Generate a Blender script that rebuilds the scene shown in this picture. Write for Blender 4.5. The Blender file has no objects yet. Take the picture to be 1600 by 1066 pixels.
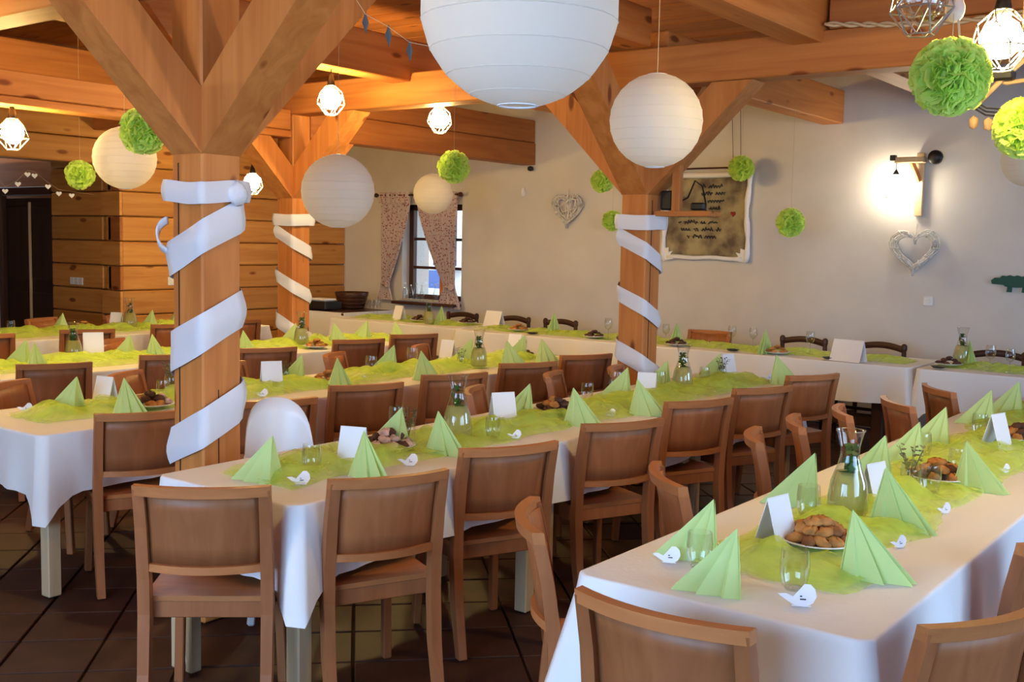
import bpy, math, random
from mathutils import Vector, Matrix, noise
R = math.radians
rnd = random.Random(7)
sc = bpy.context.scene
col = sc.collection

# ------------------------------------------------------------------ camera
FPX, YAW, PIT, ROLL, CH = 1701.75, 0.64207, 0.090855, 0.020815, 1.65
fw = Vector((-math.sin(YAW)*math.cos(PIT), math.cos(YAW)*math.cos(PIT), -math.sin(PIT)))
r0 = Vector((math.cos(YAW), math.sin(YAW), 0)); u0 = r0.cross(fw)
cr = r0*math.cos(ROLL) + u0*math.sin(ROLL); cu = -r0*math.sin(ROLL) + u0*math.cos(ROLL)
cam = bpy.data.cameras.new('camera'); cam.sensor_width = 36; cam.lens = 36*FPX/1600; cam.clip_end = 200
cobj = bpy.data.objects.new('camera', cam); col.objects.link(cobj)
M4 = Matrix((cr, cu, -fw)).transposed().to_4x4(); M4.translation = (0, 0, CH); cobj.matrix_world = M4
sc.camera = cobj
def ray(px, py): return fw + cr*((px-800)/FPX) - cu*((py-533)/FPX)
def at(px, py, z=0.75):                       # where a sight line meets the horizontal plane z
    d = ray(px, py); t = (z-CH)/d.z; return Vector((t*d.x, t*d.y, z))
def aty(px, py, y): d = ray(px, py); t = y/d.y; return Vector((t*d.x, y, CH+t*d.z))

# ------------------------------------------------------------------ world, light, exposure
sc.view_settings.view_transform = 'Standard'; sc.view_settings.look = 'None'
sc.view_settings.gamma = 1; sc.view_settings.use_curve_mapping = False
sc.view_settings.exposure = 0.36
w = bpy.data.worlds.new('world'); sc.world = w; w.use_nodes = True
bg = w.node_tree.nodes['Background']; bg.inputs[0].default_value = (0.72, 0.86, 1, 1); bg.inputs[1].default_value = 3.0
def area(name, loc, rot, sx, sy, power, c):
    l = bpy.data.lights.new(name, 'AREA'); l.shape = 'RECTANGLE'; l.size = sx; l.size_y = sy; l.energy = power; l.color = c; l.spread = R(150)
    o = bpy.data.objects.new(name, l); o.location = loc; o.rotation_euler = rot; col.objects.link(o); return o
DAY = (0.30, 0.58, 1.0)
# daylight entering through the windows of the back wall and the right wall
area('window_daylight', (-1.6, -1.95, 1.6), (R(72), 0, 0), 3.6, 1.5, 120, DAY)
area('window_daylight', (2.55, 2.6, 1.6), (R(72), 0, R(90)), 3.4, 1.5, 52, DAY)
area('window_daylight', (2.55, 7.4, 1.6), (R(72), 0, R(90)), 2.2, 1.5, 36, DAY)
LAMP = (1.0, 0.71, 0.25)
LAMP_W = 54

# ------------------------------------------------------------------ mesh builder and object helpers
class MB:
    def __init__(s): s.v = []; s.f = []
    def add(s, vs, fs):
        n = len(s.v); s.v += [tuple(v) for v in vs]; s.f += [tuple(i+n for i in f) for f in fs]; return s
    def box(s, c, d, rot=None, bev=0.0):
        x, y, z = d[0]/2, d[1]/2, d[2]/2
        if bev <= 0:
            vs = [Vector((a*x, b*y, e*z)) for a in(-1, 1) for b in(-1, 1) for e in(-1, 1)]
            fs = [(0,1,3,2),(4,6,7,5),(0,4,5,1),(2,3,7,6),(0,2,6,4),(1,5,7,3)]
        else:
            vs = []; fs = []
            b = min(bev, x*.9, y*.9, z*.9)
            idx = {}
            for a in(-1,1):
                for e in(-1,1):
                    for g in(-1,1):
                        idx[a,e,g] = len(vs)
                        vs += [Vector((a*x, e*(y-b), g*(z-b))), Vector((a*(x-b), e*y, g*(z-b))), Vector((a*(x-b), e*(y-b), g*z))]
            for a in(-1,1):
                q = [idx[a,-1,-1], idx[a,1,-1], idx[a,1,1], idx[a,-1,1]]; fs.append(tuple(q if a > 0 else q[::-1]))
                q = [idx[-1,a,-1]+1, idx[1,a,-1]+1, idx[1,a,1]+1, idx[-1,a,1]+1]; fs.append(tuple(q[::-1] if a > 0 else q))
                q = [idx[-1,-1,a]+2, idx[1,-1,a]+2, idx[1,1,a]+2, idx[-1,1,a]+2]; fs.append(tuple(q if a > 0 else q[::-1]))
            for a in(-1,1):
                for e in(-1,1):
                    fs += [(idx[a,e,-1], idx[a,e,1], idx[a,e,1]+1, idx[a,e,-1]+1), (idx[a,-1,e], idx[a,1,e], idx[a,1,e]+2, idx[a,-1,e]+2), (idx[-1,a,e]+1, idx[1,a,e]+1, idx[1,a,e]+2, idx[-1,a,e]+2)]
                    for g in(-1,1): i = idx[a,e,g]; fs.append((i, i+1, i+2))
        if rot is not None: vs = [rot @ v for v in vs]
        c = Vector(c); return s.add([v+c for v in vs], fs)
    def bar(s, a, b, wx, wy, up=(0,0,1), bev=0.0):
        a, b = Vector(a), Vector(b); z = (b-a); L = z.length; z.normalize(); up = Vector(up)
        if abs(z.dot(up)) > .98: up = Vector((1,0,0))
        x = up.cross(z).normalized(); y = z.cross(x)
        return s.box((a+b)/2, (wx, wy, L), Matrix((x, y, z)).transposed(), bev)
    def lathe(s, prof, c=(0,0,0), n=16, cap=True):
        c = Vector(c); k = len(prof); vs = []; fs = []
        for r, z in prof:
            for i in range(n):
                a = 2*math.pi*i/n; vs.append(c+Vector((r*math.cos(a), r*math.sin(a), z)))
        for j in range(k-1):
            for i in range(n): fs.append((j*n+i, j*n+(i+1)%n, (j+1)*n+(i+1)%n, (j+1)*n+i))
        if cap:
            if prof[0][0] > 1e-4: fs.append(tuple(range(n))[::-1])
            if prof[-1][0] > 1e-4: fs.append(tuple((k-1)*n+i for i in range(n)))
        return s.add(vs, fs)
    def tube(s, pts, r, n=6, closed=False):
        pts = [Vector(p) for p in pts]; k = len(pts); vs = []; fs = []
        for i, p in enumerate(pts):
            t = (pts[(i+1) % k]-pts[i-1]) if closed else (pts[min(i+1,k-1)]-pts[max(i-1,0)])
            t.normalize(); up = Vector((0,0,1)) if abs(t.z) < .9 else Vector((1,0,0))
            x = up.cross(t).normalized(); y = t.cross(x); rr = r[i] if isinstance(r, (list, tuple)) else r
            for j in range(n): a = 2*math.pi*j/n; vs.append(p+x*(rr*math.cos(a))+y*(rr*math.sin(a)))
        m = k if closed else k-1
        for i in range(m):
            for j in range(n): fs.append((i*n+j, i*n+(j+1)%n, ((i+1)%k)*n+(j+1)%n, ((i+1)%k)*n+j))
        if not closed: fs += [tuple(range(n))[::-1], tuple((k-1)*n+j for j in range(n))]
        return s.add(vs, fs)
    def grid(s, nu, nv, fn, closed_u=False):
        vs = [fn(i/(nu if closed_u else nu-1), j/(nv-1)) for j in range(nv) for i in range(nu)]; fs = []
        for j in range(nv-1):
            for i in range(nu if closed_u else nu-1): fs.append((j*nu+i, j*nu+(i+1)%nu, (j+1)*nu+(i+1)%nu, (j+1)*nu+i))
        return s.add(vs, fs)
    def slab(s, nu, nv, fn, th, nrm):          # a curved sheet with thickness th along nrm(u,v)
        n0 = len(s.v)
        top = [Vector(fn(i/(nu-1), j/(nv-1))) for j in range(nv) for i in range(nu)]
        bot = [p+Vector(nrm(k % nu/(nu-1), k//nu/(nv-1)))*th for k, p in enumerate(top)]
        N = nu*nv; fs = []
        for j in range(nv-1):
            for i in range(nu-1):
                q = (j*nu+i, j*nu+i+1, (j+1)*nu+i+1, (j+1)*nu+i); fs.append(q); fs.append(tuple(k+N for k in q[::-1]))
        edge = [j for j in range(nu)]+[j*nu+nu-1 for j in range(1, nv)]+[(nv-1)*nu+i for i in range(nu-2, -1, -1)]+[j*nu for j in range(nv-2, 0, -1)]
        for i in range(len(edge)): a, b = edge[i], edge[(i+1) % len(edge)]; fs.append((b, a, a+N, b+N))
        return s.add(top+bot, fs)
    def prism(s, poly, h, M=None):              # polygon in xz extruded along +y
        n = len(poly); vs = [Vector((x, 0, z)) for x, z in poly]+[Vector((x, h, z)) for x, z in poly]
        if M is not None: vs = [M @ v for v in vs]
        fs = [tuple(range(n)), tuple(range(2*n-1, n-1, -1))]+[(i, (i+1) % n+0, (i+1) % n+n, i+n)[::-1] for i in range(n)]
        return s.add(vs, fs)
    def xform(s, M): s.v = [tuple(M @ Vector(v)) for v in s.v]; return s
    def mesh(s, name, smooth=False):
        me = bpy.data.meshes.new(name); me.from_pydata(s.v, [], s.f); me.validate()
        if smooth: me.shade_smooth()
        me.update(); return me
    def build(s, name, mat, parent=None, smooth=False, loc=None):
        me = s.mesh(name, smooth); me.materials.append(mat); return link(name, me, parent, loc)
def link(name, me, parent=None, loc=None):
    o = bpy.data.objects.new(name, me); col.objects.link(o)
    if parent is not None: o.parent = parent
    if loc is not None: o.location = loc
    return o
def tag(o, label, cat=None, group=None, kind=None):
    o['label'] = label
    if cat: o['category'] = cat
    if group: o['group'] = group
    if kind: o['kind'] = kind
    return o
def thing(name, loc=(0,0,0), rz=0): 
    o = bpy.data.objects.new(name, None); o.empty_display_size = .1; o.location = loc; o.rotation_euler = (0,0,rz); col.objects.link(o); return o
def dup(root, loc, rz=0, scale=1):
    r = root.copy(); col.objects.link(r); r.location = loc; r.rotation_euler = (0,0,rz); r.scale = (scale,)*3
    for ch in list(root.children):
        c = ch.copy(); col.objects.link(c); c.parent = r
        for g in ch.children: d = g.copy(); col.objects.link(d); d.parent = c
    return r
class Kind:                                    # first use moves the model itself, later uses copy it
    def __init__(s, make): s.root = make(); s.used = False
    def put(s, loc, rz=0, scale=1):
        if not s.used: s.used = True; o = s.root; o.location = loc; o.rotation_euler = (0,0,rz); o.scale = (scale,)*3; return o
        return dup(s.root, loc, rz, scale)
ORD = ['first','second','third','fourth','fifth','sixth','seventh','eighth','ninth','tenth','eleventh','twelfth']

# ------------------------------------------------------------------ materials
def newmat(name):
    m = bpy.data.materials.new(name); m.use_nodes = True; nt = m.node_tree; return m, nt, nt.nodes['Principled BSDF']
def flat(name, c, rough=.6, metal=0, spec=.4, noise_amt=0, scale=20, bump=0, sheen=0):
    m, nt, b = newmat(name); b.inputs['Base Color'].default_value = (*c, 1); b.inputs['Roughness'].default_value = rough
    b.inputs['Metallic'].default_value = metal; b.inputs['Specular IOR Level'].default_value = spec
    if sheen: b.inputs['Sheen Weight'].default_value = sheen
    if noise_amt or bump:
        tc = nt.nodes.new('ShaderNodeTexCoord'); nz = nt.nodes.new('ShaderNodeTexNoise'); nz.inputs['Scale'].default_value = scale; nz.inputs['Detail'].default_value = 4
        nt.links.new(tc.outputs['Object'], nz.inputs['Vector'])
        if noise_amt:
            rp = nt.nodes.new('ShaderNodeValToRGB'); nt.links.new(nz.outputs['Fac'], rp.inputs['Fac'])
            rp.color_ramp.elements[0].position = .3; rp.color_ramp.elements[1].position = .7
            rp.color_ramp.elements[0].color = (*[x*(1-noise_amt) for x in c], 1); rp.color_ramp.elements[1].color = (*[min(1, x*(1+noise_amt)) for x in c], 1)
            nt.links.new(rp.outputs['Color'], b.inputs['Base Color'])
        if bump:
            bp = nt.nodes.new('ShaderNodeBump'); bp.inputs['Strength'].default_value = bump; bp.inputs['Distance'].default_value = .02
            nt.links.new(nz.outputs['Fac'], bp.inputs['Height']); nt.links.new(bp.outputs['Normal'], b.inputs['Normal'])
    return m
def wood(name, axis, light, dark, knots=True, rough=.55, grain=9, contrast=1):
    m, nt, b = newmat(name); N = nt.nodes.new; Lk = nt.links.new
    tc = N('ShaderNodeTexCoord'); oi = N('ShaderNodeObjectInfo'); ad = N('ShaderNodeVectorMath'); ad.operation = 'ADD'
    sx = N('ShaderNodeVectorMath'); sx.operation = 'SCALE'; sx.inputs['Scale'].default_value = 13.7
    cb = N('ShaderNodeCombineXYZ')
    for k in range(3): Lk(oi.outputs['Random'], cb.inputs[k])
    Lk(cb.outputs[0], sx.inputs[0]); Lk(tc.outputs['Object'], ad.inputs[0]); Lk(sx.outputs[0], ad.inputs[1])
    mp = N('ShaderNodeMapping'); s = [grain]*3; s[axis] = grain*.07; mp.inputs['Scale'].default_value = s; Lk(ad.outputs[0], mp.inputs[0])
    nz = N('ShaderNodeTexNoise'); nz.inputs['Scale'].default_value = 1.6; nz.inputs['Detail'].default_value = 6; nz.inputs['Distortion'].default_value = .7; Lk(mp.outputs[0], nz.inputs['Vector'])
    rp = N('ShaderNodeValToRGB'); Lk(nz.outputs['Fac'], rp.inputs['Fac'])
    rp.color_ramp.elements[0].position = .30; rp.color_ramp.elements[0].color = (*dark, 1); rp.color_ramp.elements[1].position = .68; rp.color_ramp.elements[1].color = (*light, 1)
    out = rp.outputs['Color']
    hv = N('ShaderNodeHueSaturation'); mr = N('ShaderNodeMapRange'); mr.inputs['To Min'].default_value = .82; mr.inputs['To Max'].default_value = 1.12
    Lk(oi.outputs['Random'], mr.inputs['Value']); Lk(mr.outputs[0], hv.inputs['Value']); Lk(out, hv.inputs['Color']); out = hv.outputs['Color']
    if knots:
        m2 = N('ShaderNodeMapping'); s2 = [5.2]*3; s2[axis] = 1.9; m2.inputs['Scale'].default_value = s2; Lk(ad.outputs[0], m2.inputs[0])
        vo = N('ShaderNodeTexVoronoi'); vo.inputs['Scale'].default_value = 1.0; Lk(m2.outputs[0], vo.inputs['Vector'])
        r2 = N('ShaderNodeValToRGB'); r2.color_ramp.elements[0].position = .085; r2.color_ramp.elements[0].color = (1,1,1,1); r2.color_ramp.elements[1].position = .15; r2.color_ramp.elements[1].color = (0,0,0,1); Lk(vo.outputs['Distance'], r2.inputs['Fac'])
        mx = N('ShaderNodeMix'); mx.data_type = 'RGBA'; Lk(r2.outputs['Color'], mx.inputs['Factor']); Lk(out, mx.inputs[6]); mx.inputs[7].default_value = (dark[0]*.45, dark[1]*.32, dark[2]*.25, 1); out = mx.outputs[2]
    Lk(out, b.inputs['Base Color']); b.inputs['Roughness'].default_value = rough; b.inputs['Specular IOR Level'].default_value = .3
    bp = N('ShaderNodeBump'); bp.inputs['Strength'].default_value = .12; bp.inputs['Distance'].default_value = .01; Lk(nz.outputs['Fac'], bp.inputs['Height']); Lk(bp.outputs['Normal'], b.inputs['Normal'])
    return m
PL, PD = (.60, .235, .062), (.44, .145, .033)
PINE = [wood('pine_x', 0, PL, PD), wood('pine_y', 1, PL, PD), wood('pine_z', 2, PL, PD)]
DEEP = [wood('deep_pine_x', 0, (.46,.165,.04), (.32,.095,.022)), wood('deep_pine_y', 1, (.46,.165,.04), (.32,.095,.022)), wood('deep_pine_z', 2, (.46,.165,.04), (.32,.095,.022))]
LOGM = [wood('log_pine_x', 0, (.60,.285,.075), (.46,.18,.042)), wood('log_pine_y', 1, (.60,.285,.075), (.46,.18,.042))]
BEECH = wood('beech', 2, (.37,.135,.050), (.29,.098,.034), knots=False, rough=.42, grain=14)
BEECHX_LIT = wood('beech_crosswise_lit', 0, (.47,.18,.062), (.37,.13,.042), knots=False, rough=.42, grain=14)  # crosswise grain; light on the top rails is put into this paler tone
LEGWOOD = wood('pale_leg_wood', 2, (.60,.45,.28), (.5,.36,.2), knots=False)
DARKW = wood('dark_wood', 0, (.075,.03,.018), (.045,.017,.01), knots=False, rough=.4)
DARKZ = wood('dark_wood_upright', 2, (.075,.03,.018), (.045,.017,.01), knots=False, rough=.4)
DOORM = wood('dark_door_wood', 2, (.035,.022,.018), (.022,.013,.011), knots=False, rough=.45)
PLASTER = flat('plaster', (.60,.575,.56), .9, noise_amt=.04, scale=3, bump=.06, spec=.1)
CLOTH = flat('white_tablecloth', (.80,.79,.80), .85, bump=.05, scale=60, spec=.15)
SATIN = flat('white_ribbon', (.72,.73,.80), .6, spec=.3, bump=.12, scale=25)
PAPER = flat('white_card', (.82,.82,.86), .8, spec=.1)
TILE = flat('terracotta_tile', (.055,.020,.012), .55, noise_amt=.3, scale=5, spec=.35)
GROUT = flat('dark_grout', (.03,.014,.01), .9)
INK = flat('dark_ink', (.03,.025,.03), .7)
BLACK = flat('black_metal', (.012,.012,.013), .4)
CHROME = flat('wire_silver', (.5,.48,.45), .3, metal=.8)
ROPE = flat('twine', (.55,.40,.24), .9)
COOKIE = flat('baked_cookie', (.46,.19,.045), .8, noise_amt=.5, scale=30)
CHOC = flat('chocolate_cookie', (.09,.035,.02), .8, noise_amt=.4, scale=30)
PINKC = flat('sugared_cookie', (.62,.42,.36), .8, noise_amt=.4, scale=30)
PORC = flat('porcelain', (.78,.77,.75), .25, spec=.5)
MINT = flat('mint_leaf', (.03,.10,.02), .5, noise_amt=.3)
PLASTIC = flat('white_plastic', (.78,.77,.79), .35)
GATOR = flat('dark_green_paint', (.01,.075,.05), .6)
def translucent(name, c, mixf=.35, alpha=1.0, rough=.8):
    m, nt, b = newmat(name); N = nt.nodes.new; Lk = nt.links.new; out = nt.nodes['Material Output']
    b.inputs['Base Color'].default_value = (*c, 1); b.inputs['Roughness'].default_value = rough; b.inputs['Specular IOR Level'].default_value = .15
    tr = N('ShaderNodeBsdfTranslucent'); tr.inputs['Color'].default_value = (*c, 1); mx = N('ShaderNodeMixShader'); mx.inputs[0].default_value = mixf
    Lk(b.outputs[0], mx.inputs[1]); Lk(tr.outputs[0], mx.inputs[2]); last = mx.outputs[0]
    if alpha < 1:
        tp = N('ShaderNodeBsdfTransparent'); m2 = N('ShaderNodeMixShader'); m2.inputs[0].default_value = alpha
        Lk(tp.outputs[0], m2.inputs[1]); Lk(last, m2.inputs[2]); last = m2.outputs[0]
    Lk(last, out.inputs['Surface']); return m
LANTERN = translucent('lantern_paper', (.92,.89,.83), .55)
NAPKIN = translucent('green_napkin_paper', (.66,.83,.38), .35)
TULLE = translucent('green_tulle', (.74,.93,.20), .5, alpha=.46)
def wispy(m, lo, hi, scale):
    nt = m.node_tree; tc = nt.nodes.new('ShaderNodeTexCoord'); nz = nt.nodes.new('ShaderNodeTexNoise'); nz.inputs['Scale'].default_value = scale; nz.inputs['Detail'].default_value = 5; nz.inputs['Distortion'].default_value = 1.5
    mr = nt.nodes.new('ShaderNodeMapRange'); mr.inputs['From Min'].default_value = .32; mr.inputs['From Max'].default_value = .68; mr.inputs['To Min'].default_value = lo; mr.inputs['To Max'].default_value = hi
    nt.links.new(tc.outputs['Object'], nz.inputs['Vector']); nt.links.new(nz.outputs['Fac'], mr.inputs['Value'])
    ms = [n for n in nt.nodes if n.type == 'MIX_SHADER'][-1]; nt.links.new(mr.outputs[0], ms.inputs[0])
wispy(TULLE, .28, .60, 5)
TISSUE = translucent('green_tissue', (.74,.92,.24), .5)
def glass(name, tint=(.95,.97,.95), rough=.03, ref=.10):
    m, nt, b = newmat(name); N = nt.nodes.new; Lk = nt.links.new; nt.nodes.remove(b)
    tp = N('ShaderNodeBsdfTransparent'); tp.inputs[0].default_value = (*tint, 1); gl = N('ShaderNodeBsdfGlossy'); gl.inputs['Roughness'].default_value = rough
    lw = N('ShaderNodeLayerWeight'); lw.inputs[0].default_value = .35; mr = N('ShaderNodeMapRange'); mr.inputs['To Min'].default_value = ref*.4; mr.inputs['To Max'].default_value = .75
    mx = N('ShaderNodeMixShader'); Lk(lw.outputs['Facing'], mr.inputs['Value']); Lk(mr.outputs[0], mx.inputs[0]); Lk(tp.outputs[0], mx.inputs[1]); Lk(gl.outputs[0], mx.inputs[2])
    Lk(mx.outputs[0], nt.nodes['Material Output'].inputs['Surface']); return m
GLASS = glass('clear_glass'); PANE = glass('window_pane', (.97,.98,.98), .01, .06)
LIQUID = translucent('lemonade', (.62,.60,.22), .4, alpha=.55, rough=.2)
def emit(name, c, s):
    m, nt, b = newmat(name); b.inputs['Base Color'].default_value = (*c, 1); b.inputs['Emission Color'].default_value = (*c, 1); b.inputs['Emission Strength'].default_value = s; return m
BULB = emit('lit_bulb', LAMP, LAMP_W/(39.5*.07**2)); WBULB = emit('lit_wall_bulb', (1, .86, .62), 8/(39.5*.05**2))
def fabric_floral():
    m, nt, b = newmat('floral_curtain'); N = nt.nodes.new; Lk = nt.links.new
    tc = N('ShaderNodeTexCoord'); vo = N('ShaderNodeTexVoronoi'); vo.inputs['Scale'].default_value = 38; Lk(tc.outputs['Object'], vo.inputs['Vector'])
    rp = N('ShaderNodeValToRGB'); e = rp.color_ramp.elements; e[0].position = .22; e[0].color = (.22,.05,.06,1); e[1].position = .42; e[1].color = (.50,.41,.42,1); Lk(vo.outputs['Distance'], rp.inputs['Fac'])
    Lk(rp.outputs['Color'], b.inputs['Base Color']); b.inputs['Roughness'].default_value = .9; return m
CURTAIN = fabric_floral()
def parchment():
    m, nt, b = newmat('parchment'); N = nt.nodes.new; Lk = nt.links.new
    tc = N('ShaderNodeTexCoord'); nz = N('ShaderNodeTexNoise'); nz.inputs['Scale'].default_value = 4.5; nz.inputs['Detail'].default_value = 5; Lk(tc.outputs['Object'], nz.inputs['Vector'])
    rp = N('ShaderNodeValToRGB'); e = rp.color_ramp.elements; e[0].position = .36; e[0].color = (.12,.085,.06,1); e[1].position = .62; e[1].color = (.40,.34,.19,1); Lk(nz.outputs['Fac'], rp.inputs['Fac'])
    Lk(rp.outputs['Color'], b.inputs['Base Color']); b.inputs['Roughness'].default_value = .9; return m
PARCH = parchment()

# ------------------------------------------------------------------ the room
XL, YW, XR, YB, ZC = -10.2, 10.0, 2.7, -2.1, 3.5
def structure(o, label): return tag(o, label, kind='structure')
# floor: terracotta tiles laid on the diagonal
fl = MB().box(((XL+XR)/2-1.5, (YB+YW)/2, -.07), (XR-XL+3.4, YW-YB+.4, .1)).build('floor', GROUT)
structure(fl, 'dark terracotta tiled floor laid on the diagonal under the tables')
T = .335; tm = MB().box((0,0,0), (T-.012, T-.012, .02), bev=.003).mesh('tile'); tm.materials.append(TILE)
cands = []
rot45 = Matrix.Rotation(R(45), 3, 'Z')
for i in range(-30, 40):
    for j in range(-14, 60):
        s_, d_ = 0.0+(i+.5)*.474, 6.0-.48*12+(j+.5)*.474
        x, y = (s_-d_)/2, (s_+d_)/2
        if XL+.05 < x < XR-.05 and YB+.05 < y < YW-.05: cands.append((x, y))
def vis(c):
    q = Vector((c[0], c[1], -CH)); dz = q.dot(fw)
    if dz < .4: return 1e3+q.length
    px, py = 800+FPX*q.dot(cr)/dz, 533-FPX*q.dot(cu)/dz
    return dz if -150 < px < 1750 and py < 1250 else 500+dz
cands.sort(key=vis)
for k, (x, y) in enumerate(cands[:300]):
    o = link('tile', tm, fl, (x, y, -.018+rnd.uniform(-.0015, .0015))); o.rotation_euler = (0, 0, R(45))
mb = MB()
for x, y in cands[300:]: mb.box((x, y, -.018), (T-.012, T-.012, .02), rot45)
mb.build('tile_field', TILE, fl)['kind'] = 'stuff'

# white plastered wall with the window opening
WX0, WX1, WZ0, WZ1 = -9.20, -8.25, .92, 2.08
mb = MB()
for x0, x1, z0, z1 in ((XL-.3, WX0, 0, ZC), (WX1, XR+.2, 0, ZC), (WX0, WX1, 0, WZ0), (WX0, WX1, WZ1, ZC)):
    mb.box(((x0+x1)/2, YW+.25, (z0+z1)/2), (x1-x0, .5, z1-z0))
structure(mb.build('wall_back', PLASTER), 'white plastered far wall with a curtained window and hung hearts')
mb = MB()
for y0, y1, z0, z1 in ((YB-.2, .9, 0, ZC), (.9, 4.3, 0, .85), (.9, 4.3, 2.35, ZC), (4.3, 6.3, 0, ZC), (6.3, 8.5, 0, .85), (6.3, 8.5, 2.35, ZC), (8.5, YW, 0, ZC)):
    mb.box((XR+.15, (y0+y1)/2, (z0+z1)/2), (.3, y1-y0, z1-z0))
structure(mb.build('wall_right', PLASTER), 'white plastered wall to the right with daylight windows')
mb = MB()
for x0, x1, z0, z1 in ((XL, -3.4, 0, ZC), (-3.4, .2, 0, .85), (-3.4, .2, 2.35, ZC), (.2, XR, 0, ZC)):
    mb.box(((x0+x1)/2, YB-.15, (z0+z1)/2), (x1-x0, .3, z1-z0))
structure(mb.build('wall_front', PLASTER), 'white plastered wall behind the viewer with daylight windows')

# log wall on the left: every squared log is a piece
LH = .262; YA = 6.75; ZH = 2.30
wl = MB().box((XL-.2, (YA+YW)/2, ZC/2), (.1, YW-YA, ZC)).build('wall_left', DEEP[1])
structure(wl, 'log wall of squared honey pine timbers with dark open joints')
k = 0
while k*LH < ZC:
    z0, z1 = k*LH, min((k+1)*LH, ZC); g = .006+rnd.uniform(0, .006)
    MB().box((XL-.15+rnd.uniform(-.006,.006), (YA+YW)/2, (z0+z1)/2), (.3, YW-YA, z1-z0-g), bev=.012).build('log', LOGM[1], wl)
    if z0+.02 > ZH-.1 and z1-z0 > .05:
        MB().box((XL-.15+rnd.uniform(-.006,.006), (YB+YA)/2, (z0+z1)/2), (.3, YA-YB-.004, z1-z0-g), bev=.012).build('log', LOGM[1], wl)
    # dovetailed log ends showing on the corner beside the alcove
    wdt = .34 if k % 2 else .17
    if z1 <= ZH+.1: MB().box((XL-wdt/2-.002, YA-.012, (z0+z1)/2), (wdt, .03, z1-z0-.012), bev=.004).build('log_end', LOGM[0] if k % 2 else DEEP[0], wl)
    k += 1
# alcove behind the opening: inner log wall, dark door
wa = MB().box((XL-1.75, YA+.25, ZC/2), (3.2, .1, ZC)).build('wall_alcove', DEEP[0])
structure(wa, 'dim log wall of the alcove beside the dark door')
k = 0
while k*LH < 2.7:
    z0, z1 = k*LH, (k+1)*LH
    MB().box(((XL-.36+XL-1.36)/2, YA+.12, (z0+z1)/2), (1.0, .24, z1-z0-.010), bev=.012).build('log', LOGM[0], wa); k += 1
structure(MB().box((XL-3.35, (YA+YB)/2, 1.5), (.1, YA-YB, 3.2)).build('wall_alcove_end', DEEP[1]), 'dark end wall of the alcove seen past the door')
structure(MB().box((XL-1.85, (YA+YB)/2, 2.75), (3.1, YA-YB, .1)).build('ceiling_alcove', DEEP[0]), 'low dark ceiling of the alcove behind the log header')
structure(MB().box((XL-1.75, YB-.15, 1.5), (3.2, .3, 3.0)).build('wall_alcove_front', DEEP[0]), 'dark front wall of the alcove out of view')
dr = MB().box((XL-2.0, YA+.14, 1.02), (1.08, .06, 2.04)).build('door_1', DOORM)
structure(dr, 'dark brown wooden panel door in the alcove at the left edge')
for x0, x1 in ((-2.48, -2.02), (-1.96, -1.52)):
    for z0, z1 in ((.15, .95), (1.1, 1.95)):
        MB().box((XL+(x0+x1)/2, YA+.105, (z0+z1)/2), (x1-x0, .02, z1-z0), bev=.012).build('door_panel', DOORM, dr)
for x in (-2.58, -1.42): MB().box((XL+x, YA+.09, 1.06), (.09, .07, 2.12), bev=.008).build('door_frame', DARKZ, dr)
MB().box((XL-2.0, YA+.09, 2.12), (1.25, .07, .1), bev=.008).build('door_frame', DARKW, dr)
MB().box((XL-1.99, YA+.10, 1.02), (.03, .03, 1.95), bev=.006).build('astragal_strip', LEGWOOD, dr)

# ceiling boards
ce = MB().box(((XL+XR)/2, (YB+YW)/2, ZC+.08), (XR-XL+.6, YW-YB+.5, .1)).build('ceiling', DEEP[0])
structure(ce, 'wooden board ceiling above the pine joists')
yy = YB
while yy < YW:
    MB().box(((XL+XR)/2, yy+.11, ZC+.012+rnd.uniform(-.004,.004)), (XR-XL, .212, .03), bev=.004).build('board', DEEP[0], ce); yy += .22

# window in the white wall
wn = MB().box(((WX0+WX1)/2, YW+.16, WZ0+.03), (WX1-WX0, .07, .06)).build('window_1', DARKW)
structure(wn, 'small brown casement window with floral curtains in the white wall')
for x in (WX0+.035, (WX0+WX1)/2+.06, WX1-.035): MB().box((x, YW+.16, (WZ0+WZ1)/2), (.07, .07, WZ1-WZ0), bev=.006).build('frame', DARKZ if x != (WX0+WX1)/2+.06 else PINE[2], wn)
MB().box(((WX0+WX1)/2, YW+.16, WZ1-.035), (WX1-WX0, .07, .07), bev=.006).build('frame', DARKW, wn)
for z in (1.31, 1.66): MB().box(((WX0+WX1)/2, YW+.16, z), (WX1-WX0-.14, .04, .035), bev=.004).build('glazing_bar', DARKW, wn)
xs = [(WX0+.07, (WX0+WX1)/2+.025), ((WX0+WX1)/2+.095, WX1-.07)]; zs = [(WZ0+.06, 1.29), (1.33, 1.64), (1.68, WZ1-.07)]
for x0, x1 in xs:
    for z0, z1 in zs: MB().box(((x0+x1)/2, YW+.165, (z0+z1)/2), (x1-x0, .006, z1-z0)).build('pane', PANE, wn)
MB().box(((WX0+WX1)/2-.02, YW-.02, .88), (1.0, .26, .035), bev=.006).build('sill', DARKW, wn)
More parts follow.
